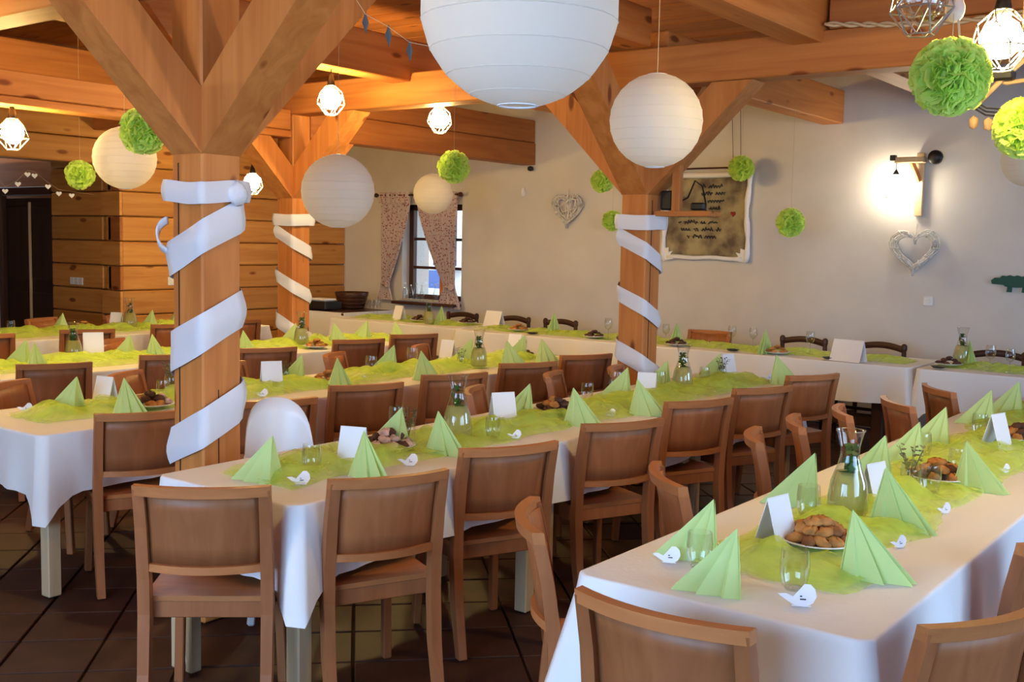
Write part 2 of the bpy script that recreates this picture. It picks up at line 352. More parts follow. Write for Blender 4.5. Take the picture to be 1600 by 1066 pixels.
# what the window shows outside
GR = flat('courtyard_gravel', (.45,.45,.43), .9); HOUSE = flat('pale_house_render', (.80,.83,.80), .9)
structure(MB().box((-14, 16, -.3), (30, 11, .2)).build('ground', GR), 'pale courtyard ground outside the window')
hs = thing('house', (-12.2, 14.2, -.2))
MB().box((0, .2, 2.5), (9, .3, 5)).build('wall', HOUSE, hs)
MB().box((-.9, 0, 1.7), (.14, .12, 3.4)).build('green_post', flat('green_post', (.15,.40,.22), .6), hs)
f_ = MB().box((.15, 0, 1.9), (.62, .06, 1.1)).build('window_frame', flat('white_frame', (.85,.88,.9), .5), hs)
MB().box((.15, -.04, 1.9), (.5, .03, .95)).build('window_pane', flat('dark_pane', (.05,.06,.08), .1), f_)
tag(hs, 'pale rendered house across the courtyard seen through the window', 'house')
bn = thing('garden_bench', (-12.0, 13.6, -.2)); BLUE = flat('blue_paint', (.05,.14,.40), .5)
MB().box((0, 0, .9), (.9, .4, .06)).build('seat', BLUE, bn); MB().box((0, .2, 1.2), (.9, .05, .3)).build('backrest', BLUE, bn)
for x in (-.4, .4): MB().box((x, 0, .44), (.06, .36, .88)).build('leg', BLUE, bn)
tag(bn, 'blue painted bench outside, seen through the window', 'bench')

# ------------------------------------------------------------------ posts with their braces, beams
S = .2
def post(x, y, ztop, label, tops):
    t = thing('timber_post', (x, y, 0))
    MB().box((0, 0, ztop/2), (S, S, ztop), bev=.008).build('shaft', PINE[2], t)
    for (dx, dy), zt in zip(((1,0), (-1,0), (0,1), (0,-1)), tops):
        k = zt-2.69; side = Vector((-dy, dx, 0)); hw = .098   # cut plumb against the post and level under the beam
        q = [Vector((dx*.095, dy*.095, 1.98)), Vector((dx*.095, dy*.095, 2.25)), Vector((dx*(.54+k), dy*(.54+k), zt)), Vector((dx*(.82+k), dy*(.82+k), zt))]
        MB().add([p+side*hw for p in q]+[p-side*hw for p in q], [(0,1,2,3), (7,6,5,4), (0,4,5,1), (1,5,6,2), (2,6,7,3), (3,7,4,0)]).build('brace', PINE[2], t)
    tag(t, label, 'post'); return t
def crack(t, c, d): MB().box(c, d).build('drying_crack', GROUT, t)
P1, P2, P3 = (-3.83, 2.94), (-7.3, 6.53), (-3.8, 6.53)
tp = post(*P1, 2.70, 'thick pine post with four braces in the left foreground', (2.695, 2.695, 2.95, 2.95)); crack(tp, (-.055, -.0995, 1.05), (.007, .004, 1.8)); crack(tp, (.0995, -.02, .55), (.004, .004, .9))
post(*P2, 2.70, 'pine post with four braces standing nearest the log wall', (2.695, 2.695, 2.505, 2.495))
tp = post(*P3, 2.70, 'pine post with four braces in front of the white wall', (2.695, 2.695, 2.795, 2.95)); crack(tp, (.0995, -.03, 1.0), (.004, .007, 1.9))
BEAMS = []
def top_at(x, y, gap=.0):
    z = [z0 for x0, x1, y0, y1, z0 in BEAMS if x0 < x < x1 and y0 < y < y1]; return min(z) if z else ZC
def beam(a, b, wd, z0, z1, label, mat=None, name='timber_beam'):
    ax = 0 if abs(b[0]-a[0]) > abs(b[1]-a[1]) else 1
    c = ((a[0]+b[0])/2, (a[1]+b[1])/2, (z0+z1)/2); e = wd/2+.004
    BEAMS.append((min(a[0],b[0])-(0 if ax == 0 else e), max(a[0],b[0])+(0 if ax == 0 else e), min(a[1],b[1])-(e if ax == 0 else 0), max(a[1],b[1])+(e if ax == 0 else 0), z0))
    d = (abs(b[0]-a[0]), wd, z1-z0) if ax == 0 else (wd, abs(b[1]-a[1]), z1-z0)
    return tag(MB().box(c, d, bev=.008).build(name, mat or PINE[ax]), label, 'beam')
beam((XL, 2.95), (XR, 2.95), S, 2.70, 2.95, 'heavy cross beam resting on the thick foreground post')
beam((XL, 6.53), (XR, 6.53), S, 2.70, 2.95, 'heavy cross beam resting on the two farther posts')
beam((-2.5, 6.53), (XR, 6.53), S, 2.955, 3.3, 'upper timber lying on the cross beam behind the hanging rope', DEEP[0])
beam((-3.8, -1.5), (-3.8, 6.42), S, 2.955, 3.20, 'long joist beam running above the foreground post')
beam((-3.8, 6.64), (-3.8, YW), S, 2.80, 3.10, 'short beam from the middle post into the white wall')
beam((-7.3, YB), (-7.3, 6.42), S, 2.50, 2.56, 'lower half of the lamp beam near the log wall')
beam((-7.3, YB), (-7.3, 6.42), S-.02, 2.565, 2.735, 'upper half of the lamp beam near the log wall', PINE[1])
beam((-7.3, 6.64), (-7.3, YW), S, 2.51, 2.75, 'lower timber from the far post into the white wall', DEEP[1])
beam((-7.3, 6.64), (-7.3, YW), S-.02, 2.755, 3.0, 'upper timber from the far post into the white wall', DEEP[1])
for x, lab in ((-8.7, 'joist between the log wall and the lamp beam'), (-5.95, 'joist carrying two caged pendant lamps'), (-2.63, 'joist above the right-hand table crossing the rope'), (-.8, 'joist above the right side chairs'), (1.0, 'joist close to the right wall')):
    beam((x, YB), (x, YW), S, 2.88, 3.2, lab)

# ribbon wound round each post
def ribbon(px, py, z0, turns, rise, hand, width, label):
    h = S/2+.012; P = 8*h
    def per(s):                                 # a point on the square outline
        s = s % P; k = int(s//(2*h)); f = s-k*2*h
        return [(-h+f, -h), (h, -h+f), (h-f, h), (-h, h-f)][k]
    n = int(turns*24)
    def fn(u, v):
        s = u*turns*P; x, y = per(s if hand > 0 else -s)
        b = .006*math.sin(s*9+v*5)+.010*math.sin(v*math.pi)
        l = math.hypot(x, y); x *= 1+b/l; y *= 1+b/l
        wv = width*(1+.10*math.sin(s*2.3))
        return Vector((px+x, py+y, z0+u*turns*rise+(v-.5)*wv))
    o = MB().grid(n, 7, fn).build('wound_ribbon', SATIN, None, True)
    return tag(o, label, 'ribbon')
t = thing('wound_ribbon', (P1[0], P1[1], 0)); tag(t, 'wide white ribbon spiralling up the thick foreground post with a knot', 'ribbon')
o = ribbon(0, 0, .745, 2.68, .40, 1, .16, ''); o.parent = t; o.name = 'spiral_band'; del o['label'], o['category']
def ring(px, py, z, wd, amp):
    h = S/2+.026
    def fn(u, v):
        a = u*2*math.pi; c, s = math.cos(a), math.sin(a); k = h/max(abs(c), abs(s))
        return Vector((px+c*k*(1+.05*math.sin(v*math.pi)), py+s*k*(1+.05*math.sin(v*math.pi)), z+(v-.5)*wd+amp*math.sin(a*2+.6)))
    return MB().grid(48, 7, fn, closed_u=True)
ring(0, 0, 1.83, .09, .008).build('top_band', SATIN, t, True)
def loop_pts(u, v):
    a = u*math.pi; p = Vector((-.105-.055*math.sin(a), -.115-.01*math.sin(a), 1.71-.13*u+.01*math.sin(a*2))); return p+Vector((0, -.02, 0))*(v-.5)+Vector((.02, 0, .03))*(v-.5)
MB().slab(14, 3, loop_pts, .012, lambda u, v: (0, -1, 0)).build('loop', SATIN, t, True)
def knot(u, v):
    a, b = u*2*math.pi, (v-.5)*math.pi; rr = 1+.15*math.sin(3*a+2*b)
    return Vector((.125+.035*rr*math.cos(b)*math.cos(a), .06+.05*rr*math.cos(b)*math.sin(a), 1.83+.05*rr*math.sin(b)))
MB().grid(14, 8, knot, closed_u=True).build('knot', SATIN, t, True)
for (px, py), lab in ((P2, 'white ribbon spiralling down the post nearest the log wall'), (P3, 'white ribbon spiralling down the post before the white wall')):
    t = thing('wound_ribbon', (px, py, 0)); tag(t, lab, 'ribbon')
    o = ribbon(0, 0, .55, 3.0, .385, -1, .12, ''); o.parent = t; o.name = 'spiral_band'; del o['label'], o['category']
    ring(0, 0, 1.80, .10, .004).build('top_band', SATIN, t, True)

# little shelf with a black speaker fixed to the middle post
t = thing('post_shelf', (P3[0]+.1, P3[1], 1.86)); tag(t, 'small pine shelf bracket fixed to the middle post', 'shelf')
MB().box((.22, .05, 0), (.42, .16, .035), bev=.004).build('board', PINE[0], t)
MB().box((.17, .0, .17), (.06, .05, .32), bev=.004).build('upright', PINE[2], t)
t = thing('speaker', (P3[0]+.20, P3[1]+.06, 1.88)); tag(t, 'small black speaker with cable on the post shelf', 'speaker')
MB().box((-.02, 0, .07), (.09, .1, .13), bev=.01).build('cabinet', BLACK, t)
MB().tube([(.03, 0, .05), (.12, .0, .09), (.18, -.02, .2), (.24, -.03, .16), (.28, -.05, .04), (.29, -.07, .0)], .006, 5).build('cable', BLACK, t, True)
MB().box((.2, .0, .03), (.10, .05, .05), bev=.01).build('plug', BLACK, t)

# ------------------------------------------------------------------ tables and cloths
TZ = .75
def make_row(name, x0, x1, y0, y1, rz, along, n, label_table, label_cloth, dark=False, hang=.27, long_corner=None, ladder=False):
    """n tables end to end under one white cloth; along = 1 for a row running away (y), 0 for one across (x)"""
    cx, cy = (x0+x1)/2, (y0+y1)/2; L = (y1-y0) if along else (x1-x0); W = (x1-x0) if along else (y1-y0)
    rot = rz+(0 if along else -math.pi/2)       # local y = long axis
    for k in range(n):
        yc = -L/2+(k+.5)*L/n; l = L/n-.006
        p = Matrix.Rotation(rot, 3, 'Z') @ Vector((0, yc, 0))
        t = thing(name, (cx+p.x, cy+p.y, 0), rot)
        MB().box((0, 0, TZ-.024), (W-.02, l-.02 if n > 1 else l-.02, .028), bev=.004).build('table_top', DARKW if dark else LEGWOOD, t)
        if dark:
            for s in (-1, 1):
                MB().box((0, s*(l/2-.28), .36), (W*.6, .10, .70), bev=.01).build('pedestal', DARKZ, t)
                MB().box((0, s*(l/2-.28), .03), (W*.85, .12, .06), bev=.01).build('foot', DARKW, t)
            MB().box((0, 0, .25), (.05, l-.56, .1), bev=.006).build('stretcher', DARKW, t)
        else:
            for sx in (-1, 1):
                for sy in (-1, 1):
                    q = (sx*(W/2-.06), sy*(l/2-.07))
                    if ladder and k == 0 and sx < 0 and sy < 0:
                        for o_ in (-.04, .045): MB().box((q[0]+o_, q[1], .355), (.035, .05, .71), bev=.004).build('leg', LEGWOOD, t)
                        for z in range(7): MB().box((q[0], q[1], .05+z*.1), (.06, .03, .05), bev=.004).build('rung', PAPER, t)
                    else: MB().box((q[0], q[1], .355), (.065, .065, .71), bev=.005).build('leg', LEGWOOD, t)
            MB().box((W/2-.06, 0, .67), (.022, l-.2, .08)).build('apron', LEGWOOD, t); MB().box((-W/2+.06, 0, .67), (.022, l-.2, .08)).build('apron', LEGWOOD, t)
        place = '' if n == 1 else (', nearest section', ', middle section', ', farthest section')[k if n == 3 else k*2] if along else (', left section', ', middle section', ', right section')[k if n == 3 else k*2]
        tag(t, label_table+place, 'table')
    # cloth
    hw, hl, rc = W/2+.008, L/2+.008, .03
    pts = []
    def side(a, b, m): 
        for i in range(m): f = i/m; pts.append((a[0]+(b[0]-a[0])*f, a[1]+(b[1]-a[1])*f))
    c = [(-hw,-hl), (hw,-hl), (hw,hl), (-hw,hl)]
    for i in range(4):
        a, b = Vector(c[i]), Vector(c[(i+1) % 4]); d = (b-a).normalized(); ln = (b-a).length
        fs = [rc/ln, .05/ln, .09/ln, .14/ln]; m = max(3, int(ln/.075)); mid = [.2/ln+(1-.4/ln)*j/m for j in range(m+1)]
        for f in fs+mid+[1-g for g in fs[::-1]]: pts.append(tuple(a+(b-a)*f))
    N = len(pts); vs = []; fs = []; rows = [0, .004, .012, .06, .25, .45, .65, .85, 1.0]
    sd = rnd.uniform(0, 100)
    for ri, t_ in enumerate(rows):
        for x, y in pts:
            dc = min(math.hypot(abs(x)-hw, abs(y)-hl), 9); near = math.exp(-(dc/.09)**2)
            ex, ey = abs(x) > hw-.001, abs(y) > hl-.001
            nx, ny = (math.copysign(1, x) if ex else 0, math.copysign(1, y) if ey else 0)
            if near > .25: nx, ny = math.copysign(.8, x)*(1 if ex else .75), math.copysign(.8, y)*(1 if ey else .75)
            hg = hang*(1+.03*math.sin(x*5+y*3+sd))+.13*near
            if long_corner and (x < 0 and long_corner == 'left'): hg = hang+(.42*math.exp(-((y+hl)/.55)**2))
            z = TZ+.004-t_*hg if ri > 2 else TZ+.004-(0, .001, .006)[ri]
            tt = max(0, (t_-.03))
            wv = (.016+.02*near)*tt*math.sin((x+y)*17+sd+1.5*math.sin((x-y)*5))+.016*tt+(.055*near*tt)-.030*tt*math.exp(-((dc-.17)/.05)**2)
            if ri == 0: ox, oy = -nx*.012, -ny*.012
            elif ri == 1: ox, oy = -nx*.003, -ny*.003
            else: ox, oy = nx*wv, ny*wv
            if long_corner == 'left' and x < 0: ox -= .16*tt*math.exp(-((y+hl)/.6)**2); 
            vs.append((x+ox, y+oy, z))
    for j in range(len(rows)-1):
        for i in range(N): fs.append((j*N+i, (j+1)*N+i, (j+1)*N+(i+1) % N, j*N+(i+1) % N))
    fs.append(tuple(range(N)))
    mb = MB(); mb.v = vs; mb.f = fs
    o = mb.build('tablecloth', CLOTH, None, False, (cx, cy, 0)); o.rotation_euler = (0, 0, rot)
    for p in o.data.polygons: p.use_smooth = len(p.vertices) == 4
    return tag(o, label_cloth, 'tablecloth')
ROWS = {'T3': (-1.585, -.785, 2.44, 7.3), 'T2': (-3.49, -2.75, 2.43, 6.95), 'T1': (-5.31, -4.50, 2.56, 7.1), 'T0': (-7.14, -6.38, 2.7, 7.3), 'T9': (-9.36, -8.56, 3.6, 7.35)}
NICK = {'T3': 'right-hand table', 'T2': 'centre table', 'T1': 'front-left table', 'T0': 'middle-left table', 'T9': 'log-wall table', 'F': 'white-wall table'}
make_row('dining_table', *ROWS['T3'], 0, 1, 3, 'wooden table under the cloth of the right-hand row', 'white cloth on the right-hand table reaching low at its near left corner', long_corner='left')
make_row('dining_table', *ROWS['T2'], R(1.0), 1, 3, 'wooden table under the cloth of the centre row', 'white cloth with pointed front corner on the centre table', ladder=True)
make_row('dining_table', *ROWS['T1'], 0, 1, 3, 'wooden table under the cloth of the front-left row', 'white cloth with hanging corner on the front-left table behind the thick post')
make_row('dining_table', *ROWS['T0'], 0, 1, 3, 'wooden table under the cloth of the middle-left row', 'white cloth on the middle-left table, second row from the log wall')
make_row('dining_table', *ROWS['T9'], 0, 1, 2, 'wooden table under the cloth of the log-wall row', 'white cloth on the table row closest to the log wall')
FY = 8.45
make_row('pedestal_table', -9.0, -7.13, FY+.12, FY+.9, R(-1.5), 0, 1, 'dark pedestal table at the window end of the far row', 'white cloth on the far table below the curtained window', True, .30)
make_row('pedestal_table', -7.05, -2.52, FY, FY+.8, R(0), 0, 2, 'dark pedestal table along the white wall', 'long white cloth on the far table along the white wall', True, .30)
make_row('pedestal_table', -2.46, .3, FY-.02, FY+.78, R(0), 0, 1, 'dark pedestal table at the right end of the far row', 'white cloth on the far table at the right edge of the photo', True, .30)

# ------------------------------------------------------------------ chairs
def make_beech():
    t = thing('dining_chair'); W = .44
    # seat: y forward; back at -y. the origin lies under the middle of the top rail
    def bow(x): return -.048*(1-(2*x/W)**2)                       # the back bows away from the sitter
    sy = .075
    def seatf(u, v):
        x = (u-.5)*(W-.02+.03*v); y = sy+v*.43; return Vector((x, y-.012*(1-(2*u-1)**2)*(1 if v > .9 else 0), .452-.010*math.cos((u-.5)*math.pi)*math.sin(v*math.pi)))
    MB().slab(9, 9, seatf, .018, lambda u, v: (0, 0, -1)).build('seat', BEECHX_LIT, t, False)
    f = MB(); f.box((0, sy+.015, .405), (W-.07, .022, .058), bev=.003); f.box((0, sy+.40, .405), (W-.05, .022, .058), bev=.003)
    for s in (-1, 1): f.box((s*(W/2-.03), sy+.205, .405), (.022, .38, .058), bev=.003)
    f.build('seat_frame', BEECH, t)
    for s in (-1, 1):
        x = s*(W/2-.019)
        prof = [(0, 0), (.045, .20), (.062, .40), (.056, .52), (.03, .70), (0, .832)]
        vs = []; fs = []
        for y, z in prof:
            wd = .017+.003*math.sin(z*3.4); dp = .018+.006*math.sin(min(z, .6)*5)
            vs += [(x-wd, y-dp, z), (x+wd, y-dp, z), (x+wd, y+dp, z), (x-wd, y+dp, z)]
        n = len(prof)
        for j in range(n-1):
            for i in range(4): fs.append((j*4+i, j*4+(i+1) % 4, (j+1)*4+(i+1) % 4, (j+1)*4+i))
        fs += [(3,2,1,0), tuple((n-1)*4+i for i in range(4))]
        MB().add(vs, fs).build('leg', BEECH, t)
        MB().bar((s*(W/2-.045), sy+.36, .43), (s*(W/2-.03), sy+.385, 0), .034, .034, bev=.004).build('leg', BEECH, t)
    ys = lambda z: .0 if z > .83 else (.832-z)/.132*.03 if z > .70 else .03+(.70-z)/.18*.026
    MB().slab(13, 3, lambda u, v: Vector(((u-.5)*W, bow((u-.5)*W)-.020-.006*v+.008, .812+v*.034)), .034, lambda u, v: (0, 1, 0)).build('top_rail', BEECHX_LIT, t, False)
    MB().slab(13, 5, lambda u, v: Vector(((u-.5)*(W-.066), bow((u-.5)*W)+.004+ys(.575+v*.245), .575+v*.245)), .012, lambda u, v: (0, 1, 0)).build('back_panel', BEECH, t, True)
    MB().slab(13, 3, lambda u, v: Vector(((u-.5)*(W-.06), bow((u-.5)*W)-.012+ys(.57), .548+v*.026)), .030, lambda u, v: (0, 1, 0)).build('bottom_rail', BEECHX_LIT, t, False)
    return t
BC = Kind(make_beech)
def chair(x, y, fx, fy, label, group): 
    o = BC.put((x, y, 0), math.atan2(-fx, fy)); return tag(o, label, 'chair', group)
def side_chairs(lst, row, sd, f):
    fv = Vector(f).normalized()
    for i, c in enumerate(lst):
        ff = fv if len(c) == 2 else Vector(c[2:]).normalized()
        chair(c[0], c[1], ff.x, ff.y, f'beech chair on the {sd} side of the {NICK[row]}, {ORD[i]} from the near end', f'chairs on the {sd} side of the {NICK[row]}')
RF = (-.41, .18)
side_chairs([(-2.54,2.71), (-2.565,3.43), (-2.535,4.25), (-2.6,5.13), (-2.57,5.87), (-2.6,6.7)], 'T2', 'right', RF)
side_chairs([(-4.28,2.94), (-4.16,3.60), (-4.255,4.345), (-4.215,5.065), (-4.27,5.9), (-4.29,6.645)], 'T1', 'right', RF)
side_chairs([(-6.26,3.66), (-6.23,4.5), (-6.17,5.27), (-6.21,6.25), (-6.245,6.95)], 'T0', 'right', RF)
side_chairs([(-8.40,4.33), (-8.31,5.16), (-8.33,6.05), (-8.42,6.83)], 'T9', 'right', RF)
chair(-2.87, 2.18, -.62, .74, 'beech chair turned at the near end of the centre table', 'chairs at table ends')
chair(-1.14, 2.10, .0, 1, 'beech chair at the near end of the right-hand table', 'chairs at table ends')
side_chairs([(-.56,2.56,-.9,.38), (-.545,3.42,-.9,.38)], 'T3', 'right', RF)
side_chairs([(-1.84,2.60,.80,.60), (-1.82,3.38,.76,.65), (-1.92,4.36,.9,.42), (-1.94,4.86,.9,.42), (-1.90,5.35,.9,.42), (-1.80,5.86,.8,.6), (-1.80,6.62,.8,.6)], 'T3', 'left', (1, 0))
side_chairs([(-3.68,4.60,.86,.5), (-3.78,5.50,.9,.42), (-3.68,6.08,.9,.42)], 'T2', 'left', (1, 0))
side_chairs([(-5.58,2.98,.86,.5), (-5.52,3.66,.84,.54), (-5.50,4.4,.86,.5), (-5.5,5.3,.86,.5), (-5.5,6.2,.86,.5)], 'T1', 'left', (1, 0))
side_chairs([(-7.36,4.75,.86,.5), (-7.36,5.6,.86,.5)], 'T0', 'left', (1, 0))
side_chairs([(-9.62,4.6,.9,.4), (-9.62,5.5,.9,.4), (-9.62,6.3,.9,.4)], 'T9', 'left', (1, 0))
chair(-4.69, 9.42, .05, -1, 'beech chair behind the white-wall table among the dark chairs', 'chairs behind the white-wall table')

def make_dark():
    t = thing('rustic_chair'); W = .42
    for s in (-1, 1):
        MB().lathe([(.019,0), (.022,.4), (.017,.47), (.022,.5), (.021,.78), (.027,.80), (.026,.83), (.012,.845)], (s*W/2, 0, 0), 8).build('leg', DARKZ, t, False)
        MB().lathe([(.018,0), (.021,.42)], (s*W/2, .38, 0), 8).build('leg', DARKZ, t, False)
    arch = lambda u, z0, h: Vector(((u-.5)*W, -.03*math.sin(u*math.pi)-.008, z0+.028*math.sin(u*math.pi)))
    for z0, hh in ((.765, .055), (.58, .05)):
        MB().slab(11, 3, lambda u, v: arch(u, z0, 0)+Vector((0, 0, v*hh)), .02, lambda u, v: (0, 1, 0)).build('back_slat', DARKW, t, True)
    MB().box((0, .19, .44), (W+.03, .42, .03), bev=.01).build('seat', DARKW, t)
    for z in (.2, .3): MB().box((0, .38, z), (W, .02, .025)).build('stretcher', DARKW, t)
    for s in (-1, 1): MB().box((s*W/2, .19, .22), (.02, .38, .025)).build('stretcher', DARKW, t)
    return t
DC = Kind(make_dark)
for i, (x, lab) in enumerate(((-7.81, 'dark rustic chair beneath the window, right of its sill'), (-7.09, 'dark rustic chair behind the white folded menu by the window'), (-6.47, 'dark rustic chair behind the pointed napkin left of the middle post'),
     (-3.79, 'dark rustic chair below the parchment poster, right of the beech chair'), (-3.09, 'dark rustic chair behind the large white menu board'), (-2.14, 'dark rustic chair at the right end of the far table'))):
    tag(DC.put((x, 9.50, 0), math.pi+rnd.uniform(-.12, .12)), lab, 'chair', 'dark chairs behind the white-wall table')

# white moulded child's chair at the centre table
t = thing('child_seat', (-3.78, 3.27, 0), math.atan2(-.75, -.66)+R(12)); tag(t, 'white moulded child seat with rounded back at the centre table', 'child seat')
def shell(u, v):
    # rounded back that sweeps forward into low arm rests
    a = (u-.5)*2; hgt = .30*max(0, 1-abs(a/.62)**2.6)**.5 if abs(a) < .62 else 0
    base = .56; top = .66+.05*math.cos(a*1.4)+hgt*.72
    ang = a*1.75; x = .17*math.sin(ang); y = .22-.22*math.cos(ang)-.02*v
    return Vector((x, y, base+(top-base)*v))
MB().slab(41, 6, shell, .016, lambda u, v: (0, 1, 0)).build('backrest', PLASTIC, t, True)
MB().lathe([(.0,.55), (.17,.55), (.185,.565), (.17,.58), (0,.572)], (0, .17, 0), 20).build('seat', PLASTIC, t, True)
for sx in (-1, 1):
    for sy in (-1, 1): MB().bar((sx*.11, .17+sy*.1, .56), (sx*.17, .17+sy*.17, 0), .03, .03, bev=.006).build('leg', PLASTIC, t)

# ------------------------------------------------------------------ things on the tables
def row_line(row):
    x0, x1, y0, y1 = ROWS[row]; return (x0+x1)/2, y0, y1
def tulle(cx, y0, y1, label, across=False, wd=.40, seed=0, hmax=.065):
    L = y1-y0; nu, nv = 17, max(20, int(L/.035))
    near = [h_ for h_ in HOLES if (abs(h_[0]-cx) < .5 and y0-.2 < h_[1] < y1+.2 if not across else abs(h_[1]-cx) < .6 and y0-.2 < h_[0] < y1+.2)]
    def fn(u, v):
        y = y0+v*L; a = (u-.5)*2; k = 1-abs(a)**2.2; en = min(1, v*L/.15, (1-v)*L/.15)
        n1 = noise.noise(Vector((a*2.6+seed, y*5.5, seed))); n2 = noise.noise(Vector((a*5+seed, y*14, seed+9)))
        off = .05*noise.noise(Vector((0, y*2.2, seed+3)))
        h = .004+k*en*max(.0, hmax*(.70+.8*n1+.3*n2))
        wx, wy = (cx+a*wd*.5, y) if not across else (y, cx+a*wd*.5)
        for hx, hy, hr in near:
            dd = (wx-hx)**2+(wy-hy)**2
            if dd < (hr*1.6)**2: h *= .12+.88*min(1, max(0, (dd**.5-hr*.8)/(hr*.8)))
        w_ = wd*(.5+.18*noise.noise(Vector((seed, y*3, math.copysign(4, a)))))
        p = (a*w_+off+.012*n2, y+.02*n1, TZ+.005+h)
        return Vector((cx+p[0], p[1], p[2])) if not across else Vector((p[1], cx+p[0], p[2]))
    o = MB().grid(nu, nv, fn); o.grid(13, nv, lambda u, v: fn(.04+.92*u, v)+Vector((.02*noise.noise(Vector((u*4, v*L*5, seed+40))), .0, .008+.018*abs(noise.noise(Vector((u*6, v*L*8, seed+20)))))))
    return tag(o.build('tulle_runner', TULLE, None, True), label, 'table runner')
RECTS = list(ROWS.values())+[(-9.0, -7.13, FY+.12, FY+.9), (-7.05, -2.52, FY, FY+.8), (-2.46, .3, FY, FY+.78)]
HOLES = []
def snap(px, py, m=.06, r=.07, z=TZ):
    p = at(px, py, z); best = None
    for x0, x1, y0, y1 in RECTS:
        q = Vector((min(max(p.x, x0+m), x1-m), min(max(p.y, y0+m), y1-m), 0)); d = (q-Vector((p.x, p.y, 0))).length
        if best is None or d < best[0]: best = (d, q)
    q = best[1]; q.z = TZ; HOLES.append((q.x, q.y, r)); return q
def make_napkin():
    t = thing('folded_napkin')
    # tall upright spine at the back, pleats fanning down towards the diner (+y)
    A = Vector((0, 0, .172)); base = [(-.050,-.012), (-.052,.030), (-.036,.036), (-.038,.100), (-.018,.092), (-.012,.165), (.006,.128), (.018,.160), (.026,.088), (.044,.095), (.040,.034), (.054,.028), (.050,-.012)]
    n = len(base); MB().add([A]+[Vector((x, y, 0)) for x, y in base], [(0, i+2, i+1) for i in range(n-1)]).build('pleated_sheet', NAPKIN, t)
    MB().add([Vector((0, -.003, .172)), Vector((-.060, -.016, 0)), Vector((.060, -.016, 0)), Vector((0, -.006, 0))], [(0,1,3), (0,3,2), (1,2,3)]).build('back_fold', NAPKIN, t)
    return t
NK = Kind(make_napkin)
def napkins(row, sd, lst, diner):
    base = math.atan2(-diner[0], diner[1])
    for i, (px, py) in enumerate(lst):
        p = at(px, py, TZ+.172); HOLES.append((p.x, p.y, .06))
        if row in ROWS:
            x0, x1, y0, y1 = ROWS[row]; p.x = min(max(p.x, x0+.11), x1-.11); p.y = min(max(p.y, y0+.12), y1-.08)
        else: p.y = min(max(p.y, FY+.14), FY+.68)
        o = NK.put((p.x, p.y, TZ+.006), base+rnd.uniform(-.25, .25), rnd.uniform(1.0, 1.12)*(1.1 if row == 'F' else 1))
        sdt = f'{sd} side of the {NICK[row]}, {ORD[i]} from the near end' if row in ROWS else f'{NICK[row]}, {ORD[i]} from the left'
        tag(o, f'pointed green napkin on the {sdt}', 'napkin', f'folded napkins on the {NICK[row]}')
L_, R_, F_ = (-1, 0), (1, 0), (0, -1)
napkins('T3', 'left', [(1115,785), (1273,718), (1383,688), (1437,663), (1478,641), (1549,614), (1592,603)], (-.85, -.5))
napkins('T3', 'right', [(1332,806), (1384,742), (1510,694)], (1, -.1))
p = at(1152, 829, TZ+.172); tag(NK.put((p.x, p.y, TZ+.006), math.atan2(.9, -.42)), 'mint pleated napkin at the near end of the right-hand table', 'napkin', 'folded napkins on the right-hand table')
napkins('T2', 'left', [(627,642), (828,604), (981,578), (1043,566), (1125,555)], (-.85, -.5))
napkins('T2', 'right', [(569,675), (685,646), (896,611), (996,598), (1213,560)], (1, .0))
p = at(426, 683, TZ+.172); tag(NK.put((p.x, p.y, TZ+.006), math.atan2(.92, -.38)), 'mint pleated napkin at the near end of the centre table', 'napkin', 'folded napkins on the centre table')
napkins('T1', 'left', [(120,592), (472,556), (616,543), (737,533), (820,527)], (-.85, -.5))
napkins('T1', 'right', [(194,597), (527,563), (658,553), (792,537), (881,537)], (1, .0))
napkins('T0', 'left', [(41,535), (203,524), (462,507), (574,504)], (-.85, -.5))
napkins('T0', 'right', [(54,539), (238,526), (380,517), (522,508), (617,505)], (1, .0))
napkins('T9', 'left', [(98,490), (238,486), (276,482)], (-1, 0))
napkins('F', '', [(690,482), (866,494), (1058,509), (1196,521), (1515,538)], (.25, -1))

def make_card():                                # a folded tent card
    t = thing('menu_card')
    for s in (-1, 1):
        MB().add([Vector((-.055, s*.045, 0)), Vector((.055, s*.045, 0)), Vector((.055, 0, .15)), Vector((-.055, 0, .15)), Vector((-.055, s*.043, 0)), Vector((.055, s*.043, 0)), Vector((.055, -s*.002, .149)), Vector((-.055, -s*.002, .149))],
                 [(0,1,2,3), (7,6,5,4), (0,4,5,1), (1,5,6,2), (2,6,7,3), (3,7,4,0)]).build('leaf', PAPER, t)
    return t
MC = Kind(make_card)
def card(px, py, rz, label, sc_=1.0, clampf=None):
    p = snap(px, py, .05, .06)
    o = MC.put((p.x, p.y, TZ+.008), rz, sc_ if isinstance(sc_, float) else 1.0)
    if not isinstance(sc_, float): o.scale = sc_
    tag(o, label, 'menu card', 'folded menu cards')
    return p
card(1212, 855, R(80), 'white menu card beside the near biscuit plate on the right-hand table')
card(1365, 792, R(75), 'white menu card behind the lemonade carafe on the right-hand table')
card(1556, 705, R(75), 'white menu card on the far part of the right-hand table', 1.1)
card(552, 728, R(20), 'narrow white menu card near the front of the centre table')
card(785, 668, R(62), 'tilted white menu card beside the carafe on the centre table', 1.1)
card(1010, 624, R(20), 'white menu card past the dark biscuits on the centre table')
card(1155, 585, R(70), 'white menu card at the far end of the centre table')
card(165, 635, R(15), 'standing white menu card on the front-left table left of the thick post')
card(424, 610, R(62), 'white menu card on the front-left table right of the thick post', 1.1)
card(684, 562, R(10), 'narrow white menu card on the front-left table behind its third chair')
card(868, 545, R(10), 'slim white menu card at the far end of the front-left table')
